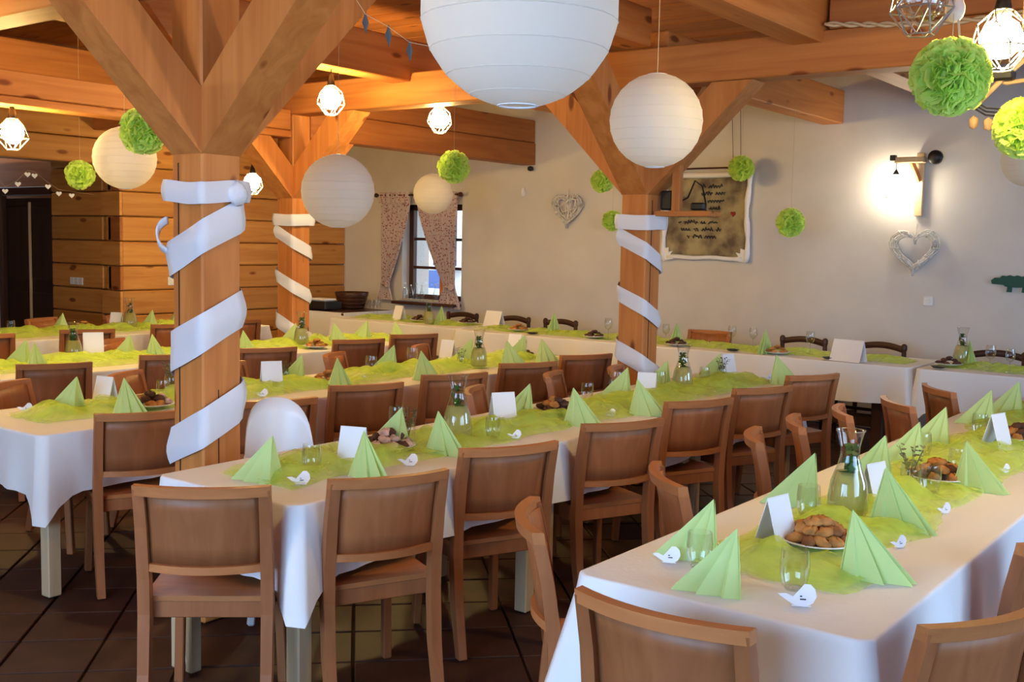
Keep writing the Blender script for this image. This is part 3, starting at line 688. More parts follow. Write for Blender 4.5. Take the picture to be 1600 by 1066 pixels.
card(146, 562, R(62), 'square white menu card on the middle-left table', 1.25)
card(182, 514, R(30), 'white menu card beside the carafe on the log-wall table')
card(1325, 566, R(-10), 'large bright white menu card standing on the white-wall table', (2.4, 1.4, 1.15))
card(766, 511, R(-4), 'bright white menu card on the far table right of the window', (2.0, 1.3, 1.1))
card(624, 502, R(-6), 'white menu card on the far table below the window', (1.2, 1.2, 1.1))

def make_bird():                                # little bird-shaped name card
    t = thing('place_card')
    out = [(-.052,.028), (-.030,.030), (-.012,.022), (.004,.040), (.018,.056), (.034,.056), (.046,.044), (.050,.024), (.040,.006), (.020,-.004), (-.004,-.002), (-.026,.010)]
    M = Matrix.Rotation(R(-14), 4, 'X')
    MB().prism([(x, z+.006) for x, z in out], .0018, M).build('bird_shape', PAPER, t)
    s_ = MB(); 
    for z, ws in ((.028, (.006,)), (.020, (.016,))):
        x = .006
        for w_ in ws: s_.add([M @ Vector((x, -.0009, z)), M @ Vector((x+w_, -.0009, z)), M @ Vector((x+w_, -.0009, z+.0035)), M @ Vector((x, -.0009, z+.0035))], [(0,1,2,3)]); x += w_+.003
    s_.build('handwritten_name', INK, t)
    MB().box((.01, .012, .004), (.05, .02, .003)).build('foot', PAPER, t)
    return t
BD = Kind(make_bird)
for px, py, rz, lab, s in ((1041, 884, R(28), 'white bird name card at the left front corner of the right-hand table', 1.25), (1246, 953, R(30), 'white bird name card at the near edge of the right-hand table', 1.5), (1405, 860, R(60), 'white bird name card right of the near napkin on the right-hand table', 1.0), (1476, 806, R(60), 'white bird name card right of the second napkin on the right-hand table', 1.0), (1570, 742, R(60), 'white bird name card by the third right napkin on the right-hand table', 1.0),
        (466, 761, R(36), 'white bird name card at the near end of the centre table', 1.35), (637, 731, R(40), 'white bird name card before the sugared biscuits on the centre table', 1.3), (803, 688, R(40), 'white bird name card below the tilted menu on the centre table', 1.1), (952, 653, R(40), 'white bird name card past the dark biscuits on the centre table', 1.1), (1246, 585, R(40), 'white bird name card at the far end of the centre table', 1.0),
        (38, 646, R(40), 'white bird name card at the left corner of the front-left table', 1.2), (408, 622, R(40), 'white bird name card before the menu on the front-left table', 1.2), (565, 598, R(40), 'white bird name card above the third front-left chair', 1.0), (698, 574, R(40), 'white bird name card above the fourth front-left chair', 1.0), (125, 565, R(40), 'white bird name card beside the square menu on the middle-left table', 1.2)):
    p = snap(px, py, .04, .03); tag(BD.put((p.x, p.y, TZ+.006), rz, s*.62), lab, 'place card', 'bird name cards')

def make_carafe():
    t = thing('carafe')
    MB().lathe([(.0,.004), (.056,.004), (.066,.02), (.067,.06), (.058,.12), (.040,.17), (.031,.205), (.032,.235), (.042,.275), (.047,.29)], n=20, cap=False).build('glass_body', GLASS, t, True)
    MB().lathe([(0,.008), (.052,.008), (.062,.022), (.063,.06), (.054,.12), (.044,.15), (0,.15)], n=20).build('lemonade', LIQUID, t, True)
    MB().tube([Vector((.0465*math.cos(a*math.pi/10), .0465*math.sin(a*math.pi/10), .29)) for a in range(20)], .002, 5, True).build('rim', GLASS, t, True)
    m = MB(); q = random.Random(3)
    for i in range(44):
        a, z = q.uniform(0, 6.28), q.uniform(.14, .24); rr = q.uniform(.004, .024); c = Vector((rr*math.cos(a), rr*math.sin(a), z)); d = Vector((q.uniform(-1,1), q.uniform(-1,1), q.uniform(-.3,1))).normalized(); sd = d.cross(Vector((.3,.5,.8))).normalized()
        m.add([c-d*.017, c+sd*.011, c+d*.019, c-sd*.011], [(0,1,2,3)])
    sp = m.build('mint_sprig', MINT, t); sp['kind'] = 'stuff'
    MB().lathe([(0,.10), (.034,.10), (.036,.104), (.034,.108), (0,.108)], (.012, 0, 0), 12).build('lemon_slice', flat('lemon', (.75,.62,.12), .5), t, True)
    return t
CF = Kind(make_carafe)
for px, py, lab, s in ((1323, 812, 'tall glass carafe of lemonade with mint on the right-hand table', 1.0), (714, 690, 'glass carafe of lemonade with mint on the centre table', 1.0), (1066, 612, 'glass carafe with mint at the far part of the centre table', .95), (748, 576, 'lemonade carafe on the far part of the front-left table', .9), (471, 542, 'lemonade carafe before the post on the middle-left table', .95), (84, 560, 'lemonade carafe at the near part of the middle-left table', .9), (203, 516, 'lemonade carafe with mint on the log-wall table', 1.0), (1502, 572, 'lemonade carafe at the right end of the white-wall table', 1.0), (670, 508, 'glass carafe on the far table before the window', .9)):
    p = snap(px, py, .12, .09)
    tag(CF.put((p.x, p.y, TZ+.012), rnd.uniform(0, 6), s), lab, 'carafe', 'lemonade carafes')

def make_tumbler():
    t = thing('drinking_glass')
    MB().lathe([(0,.003), (.022,.003), (.030,.015), (.036,.045), (.037,.07), (.033,.105)], n=16, cap=False).build('bowl', GLASS, t, True)
    MB().lathe([(0,.004), (.021,.004), (.024,.010), (0,.014)], n=16).build('thick_base', GLASS, t, True); return t
TG = Kind(make_tumbler)
def make_wine():
    t = thing('wine_glass')
    MB().lathe([(0,.002), (.032,.002), (.030,.006), (.005,.012)], n=16).build('foot', GLASS, t, True)
    MB().lathe([(.004,.010), (.0035,.08)], n=8).build('stem', GLASS, t, True)
    MB().lathe([(.004,.08), (.026,.095), (.035,.125), (.034,.155), (.029,.18)], n=16, cap=False).build('bowl', GLASS, t, True); return t
WG = Kind(make_wine)
for px, py, lab in ((1092, 895, 'clear tumbler beside the left front napkin of the right-hand table'), (1240, 930, 'clear tumbler behind the near bird card on the right-hand table'), (1262, 815, 'clear tumbler behind the near biscuit plate'), (1452, 778, 'clear tumbler right of the herb jar on the right-hand table'), (1495, 745, 'clear tumbler right of the second biscuit plate'), (1440, 720, 'clear tumbler before the left napkins of the right-hand table'), (1530, 685, 'clear tumbler far along the right-hand table'),
        (487, 742, 'clear tumbler behind the front bird card on the centre table'), (770, 690, 'clear tumbler below the tilted menu on the centre table'), (590, 672, 'clear tumbler by the first left napkin of the centre table'), (917, 630, 'clear tumbler past the dark biscuits of the centre table'), (952, 612, 'clear tumbler by the third left napkin on the centre table'), (1030, 612, 'clear tumbler left of the far carafe on the centre table'), (1100, 600, 'clear tumbler right of the far carafe on the centre table'),
        (255, 628, 'clear tumbler left of the thick post on the front-left table'), (580, 585, 'clear tumbler near the third front-left chair'), (640, 570, 'clear tumbler near the fourth front-left chair'), (830, 552, 'clear tumbler near the fifth front-left chair'), (15, 545, 'clear tumbler at the left edge of the middle-left table'), (8, 520, 'clear tumbler at the left edge of the log-wall table')):
    p = snap(px, py, .06, .05); tag(TG.put((p.x, p.y, TZ+.012), 0, rnd.uniform(.95, 1.1)), lab, 'glass', 'drinking glasses')
for px, py, lab in ((1545, 583, 'tall stemmed glass at the right end of the white-wall table'), (1575, 586, 'second tall stemmed glass at the right end of the white-wall table'), (545, 492, 'wine glass in the far left corner'), (556, 490, 'rear wine glass in the far left corner'), (534, 492, 'wine glass beside the black box in the far corner'), (950, 532, 'wine glass left of the middle post on the white-wall table'), (1040, 538, 'wine glass right of the middle post on the white-wall table'), (1143, 545, 'wine glass before the beech chair on the white-wall table'), (1176, 547, 'wine glass between napkins on the white-wall table'), (1265, 556, 'wine glass before the dark chair under the poster')):
    p = snap(px, py, .16, .05); tag(WG.put((p.x, p.y, TZ+.012), 0, rnd.uniform(.95, 1.1)), lab, 'glass', 'wine glasses on the white-wall table')

def make_plate():
    t = thing('biscuit_plate'); MB().lathe([(0,.002), (.06,.002), (.075,.006), (.118,.018), (.122,.020), (.116,.022), (.074,.011), (0,.008)], n=24).build('dish', PORC, t, True); return t
PLT = Kind(make_plate)
q = random.Random(5)
def cookie_mesh(mat, n):
    m = MB(); q_ = random.Random(n)
    m.lathe([(0,0), (.017,.001), (.024,.007), (.020,.015), (.010,.020), (0,.021)], n=9)
    m.v = [(x*(1+q_.uniform(-.12,.12)), y*(.72+q_.uniform(-.1,.1)), z*(1+q_.uniform(-.2,.2))) for x, y, z in m.v]
    me = m.mesh('biscuit', True); me.materials.append(mat); return me
def plate(px, py, mats, lab, cl, n=16, far=False, s=1.0):
    p = snap(px, py, .14, .13)
    o = tag(PLT.put((p.x, p.y, TZ+.014), 0, s), lab, 'plate', 'biscuit plates')
    pos = []
    for i in range(n):
        ring_ = 0 if i < n*.5 else 1 if i < n*.82 else 2
        rr = (.082, .048, .015)[ring_]*s; a = i*2.399; pos.append((p.x+rr*math.cos(a), p.y+rr*math.sin(a), TZ+.014+s*(.014, .036, .056)[ring_], a))
    if far:
        m = MB()
        for x, y, z, a in pos: m.lathe([(0,0), (.02,.002), (.026,.01), (.012,.02), (0,.021)], (x-p.x, y-p.y, z-TZ-.012), 7)
        me = m.build('biscuit_heap', mats[0], o, True); me['kind'] = 'stuff'; me.scale = (1/s,)*3; return
    ms = [cookie_mesh(m_, k) for k, m_ in enumerate(mats)]
    for x, y, z, a in pos:
        c = link('biscuit', q.choice(ms)); c.location = (x, y, z); c.rotation_euler = (q.uniform(-.35,.35), q.uniform(-.35,.35), a*1.7); c.scale = (1.4*s,)*3
        tag(c, cl, 'biscuit', cl[:40])
plate(1278, 858, [COOKIE, COOKIE, flat('dark_baked_cookie', (.26,.09,.025), .8, noise_amt=.4, scale=30)], 'plate heaped with golden biscuits near the front of the right-hand table', 'golden biscuit heaped on the near plate of the right-hand table', 22)
plate(1466, 756, [COOKIE, COOKIE, CHOC], 'plate heaped with golden biscuits behind the second right napkin', 'golden biscuit heaped on the second plate of the right-hand table', 20)
plate(1592, 693, [COOKIE, CHOC], 'plate of reddish biscuits at the right edge of the photo', 'dark golden biscuit on the plate at the right edge', 14)
plate(606, 706, [PINKC, PINKC, CHOC], 'plate of sugared pinkish biscuits on the centre table', 'sugared biscuit on the near plate of the centre table', 18)
plate(868, 649, [CHOC, CHOC, COOKIE], 'plate of dark chocolate biscuits on the centre table', 'chocolate biscuit on the far plate of the centre table', 14)
plate(236, 640, [COOKIE, CHOC, PINKC], 'plate of mixed biscuits left of the thick post', 'mixed biscuit on the plate left of the thick post', 14)
for px, py, m_, lab in ((1210, 556, COOKIE, 'plate of biscuits under the poster on the white-wall table'), (1456, 572, CHOC, 'plate of dark and pale biscuits between the right dark chairs'), (928, 530, CHOC, 'plate of biscuits left of the middle post on the white-wall table'), (810, 519, COOKIE, 'plate of biscuits right of the white menu by the window'), (1043, 544, CHOC, 'bowl of red-brown biscuits right of the middle post'), (655, 504, CHOC, 'plate of biscuits below the window sill'), (730, 508, CHOC, 'small plate of dark biscuits below the window'), (512, 548, COOKIE, 'plate of biscuits at the far end of the middle-left table'), (130, 516, COOKIE, 'plate of biscuits on the log-wall table'), (278, 508, CHOC, 'plate of biscuits on the log-wall table behind the thick post'), (512, 600, COOKIE, 'plate of biscuits on the front-left table past the white seat'), (815, 560, CHOC, 'plate of dark biscuits at the far end of the front-left table'), (262, 543, CHOC, 'dark dish on the middle-left table beside the thick post')):
    plate(px, py, [m_], lab, '', 12, True, .9)

def make_jar():                                 # jar with a sprig of herbs
    t = thing('herb_jar')
    MB().lathe([(0,.003), (.028,.003), (.032,.012), (.032,.07), (.028,.085), (.030,.092)], n=14, cap=False).build('jar', GLASS, t, True)
    m = MB(); q_ = random.Random(11)
    for i in range(7):
        a = i*.9; e = Vector((.04*math.cos(a), .04*math.sin(a), .13+q_.uniform(-.02,.02))); m.tube([(0,0,.01), (e.x*.4, e.y*.4, .08), e], .0015, 4)
        for k in range(7):
            c = Vector((e.x*(.3+.12*k), e.y*(.3+.12*k), .07+.012*k+q_.uniform(-.005,.005))); d = Vector((q_.uniform(-1,1), q_.uniform(-1,1), q_.uniform(-.2,.6))).normalized(); sd = d.cross(Vector((.2,.4,.9))).normalized(); m.add([c, c+sd*.006+d*.008, c+d*.018, c-sd*.006+d*.008], [(0,1,2,3)])
    m.build('herb_sprig', flat('dried_herb', (.13,.14,.06), .7), t)['kind'] = 'stuff'; return t
HJ = Kind(make_jar)
for px, py, lab, s in ((1421, 770, 'glass jar of dried herbs beside the second biscuit plate', 1.1), (636, 700, 'glass jar of herbs beside the sugared biscuits on the centre table', 1.1), (268, 618, 'glass jar on the front-left table touching the thick post in view', 1.2), (1127, 597, 'small herb jar at the far part of the centre table', 1.0), (445, 600, 'small herb jar right of the menu on the front-left table', .9), (720, 576, 'small herb jar left of the far carafe on the front-left table', .9)):
    p = snap(px, py, .06, .06); tag(HJ.put((p.x, p.y, TZ+.012), rnd.uniform(0,6), s), lab, 'jar', 'herb jars')
# dark salt dishes along the far table and the buffet in the corner
def make_dish():
    t = thing('serving_dish'); MB().lathe([(0,.002), (.04,.002), (.055,.014), (.058,.016), (.053,.016), (.038,.008), (0,.007)], n=16).build('dish', BLACK, t, True); return t
SD = Kind(make_dish)
for px, py, lab in ((1137, 552, 'small black dish below the beech chair on the white-wall table'), (1278, 567, 'small black dish left of the large white menu'), (1465, 578, 'small black dish at the right part of the white-wall table'), (832, 524, 'small black dish beside the napkin left of the middle post')):
    p = snap(px, py, .08, .06); tag(SD.put((p.x, p.y, TZ+.012)), lab, 'dish', 'small black dishes')
t = thing('buffet_table', (-9.58, 9.35, 0)); tag(t, 'small cloth-covered buffet table in the corner by the log wall', 'table')
MB().box((0, 0, .77), (.95, .9, .03), bev=.005).build('table_top', DARKW, t)
for sx in (-1, 1):
    for sy in (-1, 1): MB().box((sx*.42, sy*.4, .375), (.06, .06, .75)).build('leg', DARKZ, t)
MB().grid(5, 40, lambda v, u: Vector(((.485+.012*v*math.sin(u*60))*[(-1+8*u), 1, (1-8*(u-.5)), -1][min(3, int(u*4))] if True else 0, .46*[-1, (-1+8*(u-.25)), 1, (1-8*(u-.75))][min(3, int(u*4))], .79-.32*v))).build('cloth', CLOTH, t)
t = thing('serving_tray', (-9.72, 9.15, .795)); tag(t, 'black serving box with crumpled white napkins in the far corner', 'tray')
MB().box((0, 0, .05), (.40, .28, .10), bev=.01).build('box', BLACK, t); MB().box((0, 0, .115), (.3, .2, .03), bev=.012).build('napkin_stack', PAPER, t)
t = thing('basket', (-9.62, 9.55, .795)); tag(t, 'dark woven basket behind the black box in the far corner', 'basket')
MB().lathe([(0,.0), (.15,.0), (.20,.16), (.21,.2), (.195,.2), (.14,.02), (0,.02)], n=18).build('bowl', DARKW, t, True)
for k in range(4): MB().tube([Vector(((.155+.013*k)*math.cos(a*math.pi/9), (.155+.013*k)*math.sin(a*math.pi/9), .02+.045*k)) for a in range(18)], .008, 5, True).build('weave_ring', DARKW, t, True)
# bottles and ornaments on the window sill
def make_bottle():
    t = thing('sill_bottle'); MB().lathe([(0,0), (.03,0), (.033,.01), (.033,.12), (.012,.17), (.011,.21)], n=14, cap=False).build('glass', GLASS, t, True); MB().lathe([(.012,.205), (.013,.225), (0,.226)], n=10).build('stopper', PAPER, t); return t
SB = Kind(make_bottle)
for i, x in enumerate((-9.12, -9.02, -8.93, -8.84, -8.62)): tag(SB.put((x, YW-.03, .899), 0, 1.0-.1*(i % 2)), f'small glass bottle on the window sill, {ORD[i]} from the left', 'bottle', 'bottles on the window sill')
tulle(-1.19, 2.72, 7.2, 'crumpled lime green tulle along the right-hand table', seed=1, wd=.44, hmax=.055)
tulle(-3.10, 2.58, 6.85, 'crumpled lime green tulle along the centre table', seed=12)
tulle(-4.92, 2.72, 7.0, 'crumpled lime green tulle along the front-left table', seed=23)
tulle(-6.77, 2.9, 7.2, 'crumpled lime green tulle along the middle-left table', seed=34)
tulle(-8.96, 3.8, 7.25, 'crumpled lime green tulle along the log-wall table', seed=45)
tulle(FY+.50, -8.85, -7.2, 'crumpled lime green tulle on the far table below the window', True, seed=56, hmax=.04)
tulle(FY+.36, -6.95, -2.6, 'crumpled lime green tulle along the white-wall table', True, seed=67, wd=.36, hmax=.035)
tulle(FY+.34, -2.40, .2, 'crumpled lime green tulle on the far table at the right edge', True, seed=78, wd=.36, hmax=.035)
# ------------------------------------------------------------------ curtains, lanterns, pompoms, lamps
rod = thing('curtain_rod', ((WX0+WX1)/2-.16, YW-.09, 2.19)); tag(rod, 'dark curtain rod with ball ends above the window', 'curtain rod')
MB().tube([(-.66,0,0), (.66,0,0)], .013, 8).build('rod', DARKW, rod, True)
for s in (-1, 1):
    MB().lathe([(0,-.03), (.022,-.02), (.03,0), (.022,.02), (0,.03)], (s*.68, 0, 0), 10).build('finial', DARKW, rod, True); MB().box((s*.6, .05, 0), (.02, .1, .02)).build('bracket', DARKW, rod)
def curtain(x0, x1, xt, zt, z1, label):
    def fn(u, v):                               # gathered at the tie-back, flaring below
        z = 2.19-v*(2.19-z1); k = (2.19-z)/(2.19-zt)
        wd = 1-.74*min(1, max(0, k))**1.3 if k <= 1 else .26+.28*min(1, (zt-z)/.22)
        cx = ((x0+x1)/2)*(1-min(1, k)**1.5)+xt*min(1, k)**1.5
        a = (u-.5); return Vector((cx+a*(x1-x0)*wd, YW-.075+.022*math.sin(u*38)*(1-.3*v)-.02*v, z))
    t = thing('curtain', ((x0+x1)/2, YW-.08, 0)); tag(t, label, 'curtain', 'floral curtains at the window'); off = Vector(((x0+x1)/2, YW-.08, 0))
    MB().grid(46, 24, lambda u, v: fn(u, v)-off).build('drape', CURTAIN, t, True)
    MB().grid(46, 4, lambda u, v: Vector((x0+u*(x1-x0), YW-.11+.016*math.sin(u*40), 2.225-.13*v))-off).build('valance_frill', CURTAIN, t, True)
    MB().tube([Vector((xt+.05*math.cos(a*math.pi/8), YW-.09+.05*math.sin(a*math.pi/8), zt))-off for a in range(16)], .014, 6, True).build('tie_back', CURTAIN, t, True)
    b = MB()
    b.grid(10, 6, lambda u, v: Vector((xt+.06+.05*math.cos(u*6.28)*math.sin(v*3.1), YW-.13+.02*math.sin(u*6.28), zt+.045*math.cos(v*3.1)))-off).build('bow', CURTAIN, t, True)
curtain(-9.50, -9.00, -9.40, 1.10, .90, 'floral curtain tied to the left of the window')
curtain(-8.92, -8.26, -8.36, 1.10, .84, 'floral curtain tied to the right of the window')

def lantern(pos, D, ztop, label, nb=12):
    ztop = top_at(pos[0], pos[1])
    t = thing('paper_lantern', pos); tag(t, label, 'lantern', 'white paper lanterns'); r = D/2
    m = nb*4; prof = []
    th0 = math.asin(.20)
    for i in range(m+1):
        f = i/m; th = th0+(math.pi-2*th0)*f; b = 1-.010*(math.sin(f*nb*math.pi)**2)*1.0
        prof.append((r*math.sin(th)*b, r*math.cos(th)))
    MB().lathe(prof[::-1], n=40, cap=False).build('paper_shade', LANTERN, t, True)
    ribs = MB()
    for k in range(1, nb):
        th = th0+(math.pi-2*th0)*k/nb; rr = r*math.sin(th)*1.001; z = r*math.cos(th)
        ribs.tube([Vector((rr*math.cos(a*math.pi/16), rr*math.sin(a*math.pi/16), z)) for a in range(32)], .0012*D/.4, 4, True)
    ribs.build('wire_ribs', LANTERN, t, True)
    for s in (-1, 1): MB().tube([Vector((r*.2*math.cos(a*math.pi/12), r*.2*math.sin(a*math.pi/12), s*r*.978)) for a in range(24)], .003, 5, True).build('rim_ring', PAPER, t, True)
    h = MB(); h.tube([(-r*.2, 0, r*.978), (0, 0, r*1.02), (r*.2, 0, r*.978)], .0022, 5); h.build('hanger', CHROME, t)
    MB().tube([(0, 0, r*1.02), (0, 0, ztop-pos[2])], .0018, 4).build('string', ROPE, t)
def dep(px, py, d): v = ray(px, py)*d; return Vector((v.x, v.y, v.z+CH))
lantern(dep(812, 10, 2.73), .5, 3.3, 'large white paper lantern hanging at the top centre', 9)
lantern(dep(1025, 189, 4.69), .4, 3.3, 'white paper lantern hanging before the middle post')
lantern(dep(528, 299, 5.97), .4, 3.3, 'white paper lantern hanging left of the window')
lantern(dep(195, 247, 7.40), .42, 2.95, 'white paper lantern hanging left of the thick foreground post')
lantern(dep(677, 303, 10.9), .40, 3.3, 'shaded paper lantern hanging in front of the curtained window')
lantern(dep(1608, 250, 8.2), .40, 3.3, 'white paper lantern cut off at the right edge')

def pompom(pos, D, ztop, label, seed, n=420):
    ztop = top_at(pos[0], pos[1])
    t = thing('tissue_pompom', pos); tag(t, label, 'pompom', 'green tissue pompoms'); q_ = random.Random(seed); r = D/2; m = MB()
    for i in range(n):
        z = 1-2*(i+.5)/n; a = i*2.39996; s_ = math.sqrt(1-z*z); d = Vector((s_*math.cos(a), s_*math.sin(a), z)); d = (d+Vector((q_.uniform(-.12,.12), q_.uniform(-.12,.12), q_.uniform(-.12,.12)))).normalized()
        x = d.cross(Vector((q_.uniform(-1,1), q_.uniform(-1,1), q_.uniform(-1,1)))).normalized(); y = d.cross(x)
        w_ = r*q_.uniform(.16, .26); R1 = r*q_.uniform(.90, 1.03); b0 = d*r*.55; c = q_.uniform(-.5, .5)
        v = [b0-x*w_*.3, b0+x*w_*.3, d*R1*.85+x*w_+y*w_*.3*c, d*R1+x*w_*.6+y*w_*c, d*R1*1.0-x*w_*.5+y*w_*c*.7, d*R1*.86-x*w_-y*w_*.3*c]
        m.add(v, [(0,1,2,5), (5,2,3,4)])
    m.build('tissue_petals', TISSUE, t)['kind'] = 'stuff'
    core = MB().lathe([(r*.72*math.sin(k*math.pi/10), -r*.72*math.cos(k*math.pi/10)) for k in range(11)], n=16, cap=False); core.build('core', TISSUE, t, True)
    MB().tube([(0, 0, r*.9), (0, 0, ztop-pos[2])], .0014, 4).build('string', ROPE, t)
for i, (px, py, d, D, lab) in enumerate(((1485, 120, 3.63, .262, 'large lime pompom hanging at the top right'), (1602, 200, 4.4, .25, 'lime pompom cut off at the right edge'), (1235, 348, 9.3, .25, 'lime pompom hanging right of the parchment poster'), (1158, 263, 10.4, .25, 'green pompom overlapping the poster corner'), (941, 283, 10.9, .24, 'green pompom left of the middle post brace'), (957, 345, 11.3, .22, 'lower green pompom beside the middle post'),
        (709, 261, 7.85, .24, 'lime pompom hanging above the curtained window'), (224, 205, 5.45, .24, 'lime pompom tucked behind the brace of the thick post'), (125, 273, 8.88, .24, 'lime pompom hanging by the dark door'))):
    pompom(dep(px, py, d), D, 3.3 if i != 7 else 2.95, lab, i, 700 if i < 2 else 420)

def pendant(pos, ztop, label, lit=True, s=1.0, watts=None):
    ztop = top_at(pos[0], pos[1])
    t = thing('caged_pendant', pos); tag(t, label, 'pendant lamp', 'caged pendant lamps')
    MB().lathe([(0,.17), (.012,.17), (.03,.09), (.032,.06), (0,.06)], n=12).build('lamp_holder', BLACK, t, True)
    MB().tube([(0,0,.165), (0,0,ztop-pos[2])], .004, 6).build('cord', BLACK, t)
    MB().lathe([(.0,.075), (.018,.07), (.025,.055), (.058,.03), (.076,-.015), (.066,-.055), (.035,-.085), (0,-.092)][::-1], n=16).build('bulb', BULB if lit else GLASS, t, True)
    # geometric wire cage: hexagon rings and struts
    rg = [(.035,.08), (.085,.03), (.105,-.05), (.045,-.13)]; n = 6; m = MB(); P = [[Vector((r*math.cos(2*math.pi*(k+.5*(j % 2))/n), r*math.sin(2*math.pi*(k+.5*(j % 2))/n), z)) for k in range(n)] for j, (r, z) in enumerate(rg)]
    for j, ringp in enumerate(P):
        if j != 1: m.tube(ringp, .0028, 4, True)
        if j < 3:
            for k in range(n):
                m.tube([ringp[k], P[j+1][k]], .0028, 4); m.tube([ringp[k], P[j+1][(k-1) % n if j % 2 == 0 else (k+1) % n]], .0028, 4)
    m.build('wire_cage', CHROME, t); t.scale = (s,)*3
pendant((-5.95, 5.68, 2.68), 2.97, 'lit caged pendant left of the large lantern')
pendant((-5.95, 6.90, 2.66), 2.97, 'lit caged pendant nearest beneath the large lantern')
pendant((-7.3, 3.99, 2.34), 2.51, 'lit caged pendant at the left edge before the log wall')
pendant((-8.7, 7.24, 2.20), 2.97, 'lit caged pendant just right of the thick post')
pendant(tuple(dep(1565, 52, 3.9)), 2.97, 'lit caged pendant at the top right by the large pompom')
pendant(tuple(dep(1441, -8, 3.6)), 2.97, 'unlit wire-caged pendant at the top edge above the rope', lit=False)
for x, y, lab in ((-5.95, 2.5, 'lit caged pendant out of view at the left'), (-2.63, .2, 'lit caged pendant out of view beside the viewer'), (-7.3, 1.0, 'lit caged pendant out of view at the far left')):
    pendant((x, y, 2.6), 2.97, lab)

# ------------------------------------------------------------------ wall decorations
def heart_pts(n, s): 
    out = []
    for i in range(n):
        a = 2*math.pi*i/n; out.append((s*.0625*(16*math.sin(a)**3)/2, s*.0625*(13*math.cos(a)-5*math.cos(2*a)-2*math.cos(3*a)-math.cos(4*a))/2))
    return out
WICK = flat('whitewashed_wicker', (.66,.64,.62), .8, noise_amt=.2, scale=40)
def wicker_heart(x, z, s, label, dense):
    t = thing('wicker_heart', (x, YW-.035, z)); tag(t, label, 'wall heart', 'white wicker hearts'); q_ = random.Random(int(s*1000))
    hp = heart_pts(36, s)
    for k in range(5):
        f = 1-.075*k if not dense else 1-.09*k; ph = q_.uniform(0, 6)
        MB().tube([Vector((hx*f+.006*math.sin(i*1.3+ph), -.018+.016*math.sin(i*.9+ph*2), hz*f+.006*math.cos(i*1.1+ph))) for i, (hx, hz) in enumerate(hp)], .0075, 5, True).build('twig_ring', WICK, t, True)
    m = MB()
    for i in range(0, 36, 2):
        hx, hz = hp[i]; m.tube([Vector((hx*1.03, -.03, hz*1.03)), Vector((hx*.85, -.045, hz*.85)), Vector((hx*.66, -.02, hz*.66))], .005, 4)
    m.build('binding', WICK, t, True)['kind'] = 'stuff'
    if dense:
        for i in range(9):
            a, b = hp[(i*5) % 36], hp[(i*5+14) % 36]; MB().tube([Vector((a[0]*.9, -.02, a[1]*.9)), Vector((b[0]*.9, -.03, b[1]*.9))], .005, 4).build('cross_twig', WICK, t)
    MB().tube([Vector((0, -.015, s*.28)), Vector((.012, -.01, s*.28+.10))], .006, 5).build('hanging_loop', WICK, t)
wicker_heart(-6.73, 2.03, .40, 'white wicker heart filled with twigs, left of the middle post', True)
wicker_heart(-2.98, 1.66, .44, 'open white wicker heart below the wall lamp', False)
# parchment poster with rolled white edges
px0, px1, pz0, pz1 = -5.53, -4.58, 1.50, 2.40; pcx, pcz = (px0+px1)/2, (pz0+pz1)/2
t = thing('parchment_poster', (pcx, YW-.03, pcz)); tag(t, 'printed parchment scroll poster with handwriting and red heart on the white wall', 'poster')
MB().slab(13, 13, lambda u, v: Vector(((u-.5)*(.86+.02*math.sin(v*3.1)), -.004-.004*math.sin(u*9+v*5), (v-.5)*.80)), .004, lambda u, v: (0, 1, 0)).build('parchment_sheet', PARCH, t, True)
for s in (-1, 1): MB().tube([Vector((s*(.455+.012*math.sin(v*.7)), -.012, -.45+v*.075)) for v in range(13)], [.026+.006*math.sin(v*1.7) for v in range(13)], 8).build('rolled_side', PAPER, t, True)
MB().tube([Vector((-.46+.0766*v, -.014, .42-.018*math.sin(v*math.pi/12))) for v in range(13)], [.030]*13, 8).build('rolled_top', PAPER, t, True)
MB().tube([Vector((-.42+.07*v, -.012, -.42+.006*math.sin(v*1.1))) for v in range(13)], [.022]*13, 8).build('rolled_bottom', PAPER, t, True)
for s in (-1, 1): MB().prism([(s*.46, -.46), (s*.34, -.44), (s*.38, -.40), (s*.35, -.36), (s*.40, -.37), (s*.40, -.32), (s*.46, -.34)][::s], .012, Matrix.Translation((0, -.028, 0))).build('torn_corner', PAPER, t)
MB().tube([(-.52, -.012, .47), (.50, -.012, .475)], .009, 6).build('hanging_rod', DARKW, t)
MB().tube([(.28, -.006, .475), (.24, .0, 1.05)], .003, 4).build('cord', DARKW, t); MB().tube([(.36, -.006, .475), (.33, .0, 1.05)], .003, 4).build('cord', DARKW, t)
q_ = random.Random(2)
for z, wds, x0 in ((.29, (.03, .15), -.04), (.22, (.12, .10), -.05), (.145, (.18,), .02), (.07, (.10, .12), -.10), (.0, (.20, .03, .14), -.30), (-.07, (.03, .15, .05, .10), -.30), (-.14, (.11, .05, .13, .05), -.27), (-.21, (.03, .10, .12), -.20)):
    x = x0; m = MB()
    for wd in wds:
        n = max(3, int(wd/.010)); ph = q_.uniform(0, 6)
        m.tube([Vector((x+wd*i/n, -.014, z+.016*math.sin(i*2.1+ph)+(.014 if q_.random() < .18 else 0))) for i in range(n+1)], .0055, 4); x += wd+.035
    m.build('handwriting_line', INK, t)
MB().prism([(x*.052+.30, z*.06+.02) for x, z in [(a/.5, b/.5) for a, b in heart_pts(20, .5)]], .004, Matrix.Translation((0, -.016, 0))).build('red_heart', flat('red_print', (.30,.02,.015), .8), t)
